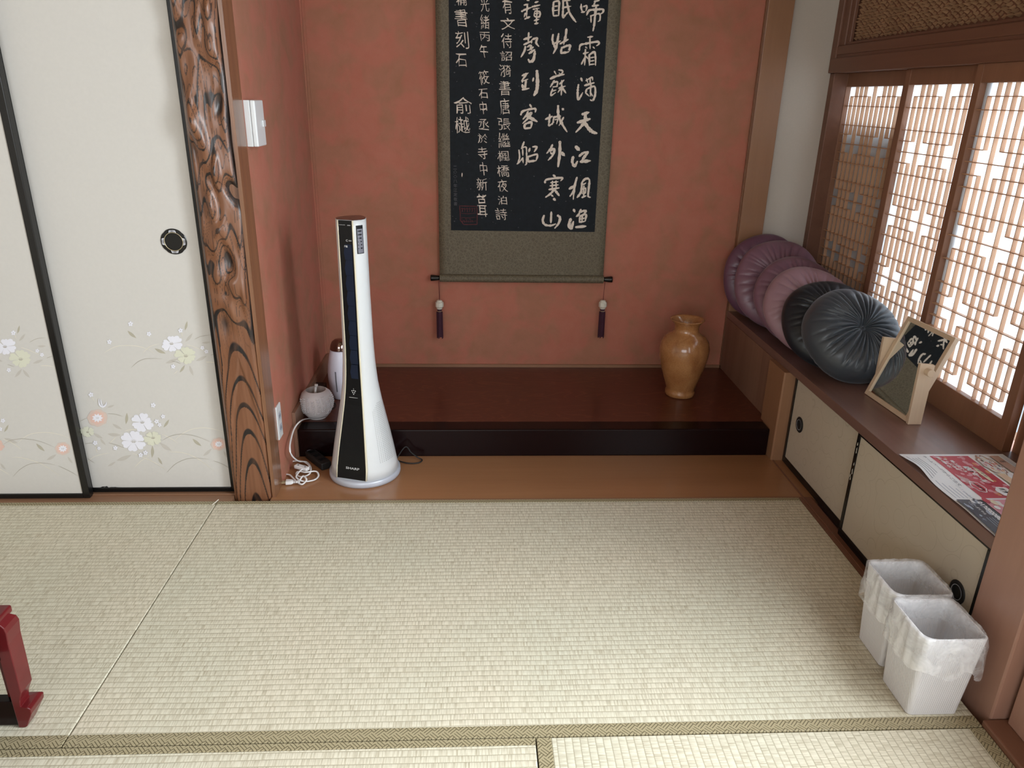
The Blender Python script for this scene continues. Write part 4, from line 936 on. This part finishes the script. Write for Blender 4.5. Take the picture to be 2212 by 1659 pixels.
CU=[('slate grey satin cushion with gathered centre, frontmost on the shelf','vgrey',(1.18,2.165),el(43,.10),.157,.160,1),
 ('charcoal black cushion directly behind the slate grey one','vblack',(1.170,2.285),el(44),.165,.120,2),
 ('light dusty pink cushion behind the charcoal one','vpink',(1.165,2.435),el(40),.168,.105,3),
 ('mauve pink cushion third from the back post','vmauve',(1.170,2.555),el(36),.168,.095,4),
 ('mauve cushion second from the back post, rising above its front neighbours','vmauve',(1.155,2.715),el(26),.174,.095,5),
 ('dark plum cushion at the back leaning on the wooden post','vplum',(1.135,2.815),el(14),.167,.09,6)]
CU=[(l,m_,(c[0],c[1],.352+math.sqrt(R*R*(1-(n[2]**2)/(1+n[0]**2))+(T/2)**2*n[2]**2)-.0005),n,R,T,s) for l,m_,c,n,R,T,s in CU]
for lab,mt,c,n,R,T,s in CU: cushion('round_cushion',lab,M[mt],c,n,R,T,s,knot=(s==1),spin=s*1.1)
# ------------------------------------------------------------------ table mirror on a wooden stand
mr=thing('table_mirror','tilting table mirror in a pale wooden stand on the shelf','mirror',(1.17,1.89,.352))
th=math.atan2(.085,.238); W2=.21
Rm=Matrix.Translation((1.167,1.895,.3535))@Matrix.Rotation(math.radians(3),4,'Z')@Matrix.Rotation(th,4,'Y')   # local z runs up the mirror, -x is its face
fm=MB(); hh=.253; fwid=.013
fm.box(0,-W2/2,0,.014,-W2/2+fwid,hh,0,Rm).box(0,W2/2-fwid,0,.014,W2/2,hh,0,Rm).box(0,-W2/2+fwid,0,.014,W2/2-fwid,fwid,0,Rm).box(0,-W2/2+fwid,hh-fwid,.014,W2/2-fwid,hh,0,Rm).box(.008,-W2/2+fwid,fwid,.0135,W2/2-fwid,hh-fwid,0,Rm)
fo=fm.obj('mirror_frame',M['mirrorw'],mr,bevel=.0008)
MB().box(.0045,-W2/2+fwid-.001,fwid-.001,.0079,W2/2-fwid+.001,hh-fwid+.001,0,Rm).obj('mirror_glass',M['mirror'],mr)
for s in (-1,1):
    y=1.895+s*(W2/2+.0045); a,b=(y,y+.010*s)
    ya,yb=min(a,b),max(a,b)
    up=MB().prism([(1.168,.3522),(1.207,.3522),(1.207,.3522)],'y',ya,yb) if False else MB()
    e=.022 if s>0 else 0
    up.add([(1.170+e,ya,.3522),(1.207+e,ya,.3522),(1.207+e,ya,.522),(1.167+e,ya,.526),(1.170+e,yb,.3522),(1.207+e,yb,.3522),(1.207+e,yb,.522),(1.167+e,yb,.526)],[(0,1,2,3),(4,7,6,5),(0,4,5,1),(1,5,6,2),(2,6,7,3),(3,7,4,0)])
    u=up.obj('upright',M['mirrorw'],mr,bevel=.0006)
    if s>0: continue
    kn=MB(); kn.lathe([(.010,0),(.0105,.001),(.0105,.017),(.0095,.018)],seg=28,M4=Matrix.Translation((1.190,yb if s>0 else ya,.505))@Matrix.Rotation(-s*PI/2,4,'X')); kn.obj('knob',M['mirrorw'],u,smooth=False,bevel=.0004)
rbox(1.176,1.795,.3522,1.20,1.995,.362).obj('base_bar',M['mirrorw'],mr,bevel=.0006)
# ------------------------------------------------------------------ flyer
FL=thing('flyer','glossy red and white sushi menu flyer lying on the shelf by the near post','flyer',(1.18,1.41,.352))
f=MB(); FX,FY=1.045,1.594; FW_,FH=.266,.385    # u along -y, v along +x
def fz(u,v):
    h=.0010+.0065*math.exp(-((u-.07)/.05)**2)*max(0,1-v/.09)+.0030*math.exp(-((u-.26)/.06)**2)*max(0,1-v/.06)
    return h
def fl(u,v,k=0): return (FX+v+.006*math.exp(-((u-.08)/.05)**2)*max(0,1-v/.05),FY-u,.3524+fz(u,v)+k)
n1,n2=60,34
for j in range(n2+1):
    for i in range(n1+1): f.v.append(fl(FH*i/n1,FW_*j/n2))
for j in range(n2):
    for i in range(n1): a=j*(n1+1)+i; f.f.append((a,a+1,a+n1+2,a+n1+1)); f.mi.append(0)
FMM=[M['flyer'],plain('print_red',(.50,.035,.06),.45),plain('print_pink',(.70,.30,.36),.45),plain('print_black',(.02,.022,.035),.4),plain('print_orange',(.68,.28,.14),.45),plain('print_cream',(.78,.70,.52),.45),plain('print_blue_grey',(.38,.45,.55),.45),plain('print_tan',(.50,.33,.25),.45),plain('print_white',(.82,.84,.84),.45),plain('print_text',(.16,.18,.24),.5),plain('print_yellow',(.80,.62,.16),.45)]
lv=[.0002]
EPS[0]=0
def FF(u,v): return fl(u,v,lv[0]+EPS[0])
def patch(poly,mi,n=10):
    """quad patch following the sheet"""
    lv[0]+=.00002; (a,b,c,d)=poly; b0=len(f.v)
    for j in range(n+1):
        for i in range(n+1):
            s,t=i/n,j/n; u=(a[0]*(1-s)+b[0]*s)*(1-t)+(d[0]*(1-s)+c[0]*s)*t; v=(a[1]*(1-s)+b[1]*s)*(1-t)+(d[1]*(1-s)+c[1]*s)*t; f.v.append(FF(u,v))
    for j in range(n):
        for i in range(n): q=b0+j*(n+1)+i; f.f.append((q,q+1,q+n+2,q+n+1)); f.mi.append(mi)
def rect(u0,v0,u1,v1,mi): patch([(u0,v0),(u1,v0),(u1,v1),(u0,v1)],mi)
def bl(u,v,ru,rv,mi,seg=16): lv[0]+=.00001; blob(f,u,v,ru,rv,FF,mi,seg,0,.08)
rr=random.Random(21)
# text lines in the margin, phone line, then the red block
for k in range(4): lv[0]+=.00001; ribbon(f,[(.012+rr.uniform(0,.02),.010+k*.0085),(.06,.0105+k*.0085),(.125-k*.008,.010+k*.0085)],.0016,FF,9,(.9,.9),.8)
for k in range(5): ribbon(f,[(.135+k*.012,.012+k*.009),(.215,.012+k*.009)],.0018,FF,6,(.9,.9),.9)
text(f,'ホームページからご注文',.085,.058,.150,-.0085,FF,9,.01)
text(f,'ファミリーセット',.19,.050,.07,-.006,FF,6,.0)
rect(.010,.072,.215,.170,1)
for k in range(60): 
    u=rr.uniform(.014,.21); v=rr.uniform(.076,.166); bl(u,v,rr.uniform(.003,.009),rr.uniform(.003,.007),rr.choice((2,2,4,1,2)),7)
for k in range(3): text(f,('お得な','すし盛合せ','特上まぐろ')[k],.045+k*.01,.088+k*.012,.062,-.009,FF,8,.03)
text(f,'感謝セール',.105,.128,.080,-.016,FF,8,.05); bl(.105,.145,.038,.006,5); text(f,'おすすめ',.095,.146,.05,-.007,FF,9,.02)
bl(.165,.095,.026,.014,8); bl(.165,.095,.023,.012,1); text(f,'一皿百円',.165,.095,.036,-.012,FF,8,.04)
bl(.188,.142,.022,.018,8); text(f,'新鮮',.186,.142,.026,-.014,FF,9,.02)
for k in range(6): ribbon(f,[(.105+k*.004,.078+k*.003),(.15+k*.003,.079+k*.003)],.0012,FF,8)
# sushi trays
def tray(u,v,ru,rv):
    bl(u,v,ru,rv,7,26); bl(u,v,ru*.93,rv*.9,3,26); bl(u,v,ru*.90,rv*.86,8,26)
    for k in range(46):
        a=rr.uniform(0,2*PI); q=rr.random()**.5*.82; bl(u+ru*q*math.cos(a),v+rv*q*math.sin(a),ru*.13,rv*.10,rr.choice((4,1,8,5,2,7,4,3,8)),6)
tray(.060,.196,.052,.022); tray(.175,.226,.055,.026)
rect(.014,.222,.10,.244,7); text(f,'匠',.045,.235,.012,-.012,FF,8,.02)
rect(.105,.178,.170,.198,5); 
for k in range(5): ribbon(f,[(.108,.181+k*.0035),(.150,.181+k*.0035)],.001,FF,4)
for k in range(5): bl(.185+k*.006,.186+rr.uniform(-.006,.006),.006,.004,rr.choice((1,6,8,4)),7)
for k in range(3): ribbon(f,[(.01,.250+k*.004),(.18,.250+k*.004)],.0012,FF,6,(.9,.9),.8)
# lower advertisement: dark block with the telephone number
rect(.226,.004,.385,.062,3)
for k in range(30): bl(rr.uniform(.228,.38),rr.uniform(.006,.058),rr.uniform(.004,.011),rr.uniform(.002,.005),rr.choice((6,3,6,3,8,9)),7)
text(f,'フリーダイヤル',.262,.030,.055,-.008,FF,8,.02); text(f,'0120-0088',.272,.050,.075,-.0125,FF,8,.05,0,.25); text(f,'-9735',.348,.050,.060,-.0165,FF,8,.06,0,.25)
for k in range(3): ribbon(f,[(.30,.024+k*.006),(.375,.024+k*.006)],.0014,FF,6,(.9,.9),.8)
rect(.226,.064,.385,.130,2)
for k in range(70): bl(rr.uniform(.230,.382),rr.uniform(.068,.127),rr.uniform(.005,.013),rr.uniform(.003,.007),rr.choice((1,2,8,4,2,5,8)),8)
tray(.29,.150,.05,.018); bl(.335,.094,.022,.012,8); bl(.335,.094,.018,.009,10); bl(.36,.12,.02,.012,4)
rect(.226,.172,.36,.200,4)
for k in range(24): bl(rr.uniform(.228,.36),rr.uniform(.17,.25),rr.uniform(.004,.01),rr.uniform(.003,.006),rr.choice((8,2,6,4)),7)
f.obj('printed_sheet',FMM,FL)
# ------------------------------------------------------------------ waste bins with clear liners
def bin_(x0,y0,x1,y1,H,label,labag):
    cx,cy=(x0+x1)/2,(y0+y1)/2; t=thing('waste_bin',label,'waste bin',(cx,cy,.0012),'white waste bins'); g=.011
    def rg(a,z,r=.010,n=5):
        X0,Y0,X1,Y1=x0-cx-a,y0-cy-a,x1-cx+a,y1-cy+a; out=[]
        for (px,py,s) in ((X1-r,Y0+r,-PI/2),(X1-r,Y1-r,0),(X0+r,Y1-r,PI/2),(X0+r,Y0+r,PI)):
            for k in range(n+1): q=s+PI/2*k/n; out.append((px+r*math.cos(q),py+r*math.sin(q),z))
        return out
    mb=MB(); mb.loft([rg(0,0),rg(g,H),rg(g-.0028,H),rg(-.002,.004)],0,False)
    n=len(rg(0,0)); mb.add(rg(-.0,.0),[tuple(reversed(range(n)))]); mb.add(rg(-.002,.004),[tuple(range(n))])
    mb.obj('shell',M['bin'],t,local=True,smooth=False,bevel=.0006)
    bg=thing('bin_liner',labag,'bin liner',(cx,cy,.0012),'clear bin liners')
    rr=random.Random(int(cx*1000)); N=120; lay=[]
    def sq(a,k):
        X,Y=(x1-x0)/2+a,(y1-y0)/2+a; q=2*PI*k/N; c,s=math.cos(q),math.sin(q); m=max(abs(c)/X,abs(s)/Y); 
        p=(abs(c)**6/X**6+abs(s)**6/Y**6)**(-1/6); return p*c,p*s
    prof=[(g-.0052,H-.045),(g-.0047,H-.024),(g-.0038,H-.006),(g+.002,H+.004),(g+.006,H-.002),(g+.008,H-.025),(g+.010,H-.055),(g+.010,H-.085)]
    for i,(a,z) in enumerate(prof):
        row=[]
        for k in range(N):
            q=2*PI*k/N; w=mn.noise(Vector((math.cos(q)*5+cx*9,math.sin(q)*5,i*.7)))*(.005 if i!=3 else .002)+mn.noise(Vector((math.cos(q)*16,math.sin(q)*16+cx,i*1.1)))*.0022
            hem=0
            if i==len(prof)-1: hem=.030*mn.noise(Vector((math.cos(q)*2.2+cx*5,math.sin(q)*2.2,3)))
            if i>=5: w+=.006*max(0,mn.noise(Vector((math.cos(q)*3,math.sin(q)*3,cx*7)))) 
            x,y=sq(a+(w if i>3 else -abs(w) if i<3 else 0),k); row.append((x,y,z+hem+.6*w*(i>2)))
        lay.append(row)
    b=MB(); b.loft(lay,0,False); b.obj('film',M['bag'],bg,local=True,smooth=True)
bin_(.880,1.121,.985,1.226,.197,'white ribbed square waste bin standing in front of the other bin','crumpled clear plastic liner folded over the rim of the front waste bin')
bin_(.894,1.257,.999,1.360,.197,'white ribbed square waste bin behind the front bin beside the cabinet','crumpled clear plastic liner over the rim of the rear waste bin')
# ------------------------------------------------------------------ red lacquered table at the left edge
tb=thing('low_table','low red lacquer table with carved bracket legs at the left edge','table',(-1.25,1.4,0))
def leg(cx,cy,sx,sy):
    # cabriole bracket profile swept along two faces
    P=[(-.004,.250),(.000,.244),(.006,.236),(.008,.225),(.006,.20),(.005,.13),(.004,.085),(-.002,.068),(-.004,.052),(.008,.050),(.013,.045),(.012,.034),(-.002,.004),(-.006,.001)]
    mb=MB(); w=.034
    R=[[(cx+sx*(o+0),cy+sy*(o+0),z),(cx-sx*w,cy+sy*o,z),(cx-sx*w,cy-sy*.018,z),(cx-sx*.018,cy-sy*.018,z),(cx-sx*.018,cy-sy*w,z),(cx+sx*o,cy-sy*w,z)] for o,z in P]
    mb.loft(R); mb.obj('leg',M['redlac'],tb,bevel=.0015)
LX,LY=-.862,1.170
for cx,cy,sx,sy in ((LX,LY,1,1),(LX,.42,1,-1),(-1.68,LY,-1,1),(-1.68,.42,-1,-1)): leg(cx,cy,sx,sy)
MB().box(-1.70,.40,.240,LX-.002,LY+.012,.256).obj('table_top',M['redlac'],tb,bevel=.004,seg=3)
ap=MB().box(-1.64,LY-.020,.175,LX-.045,LY-.004,.240).box(-1.64,.43,.175,LX-.045,.445,.240).box(LX-.022,.46,.175,LX-.006,LY-.045,.240); ap.obj('apron',M['lacq'],tb,bevel=.001)  # shade under the red table top is put into this dark colour
MB().box(-1.63,LY-.030,.004,LX-.015,LY-.010,.062).obj('stretcher',M['lacq'],tb,bevel=.001)  # darkened like the apron, shade put into the colour
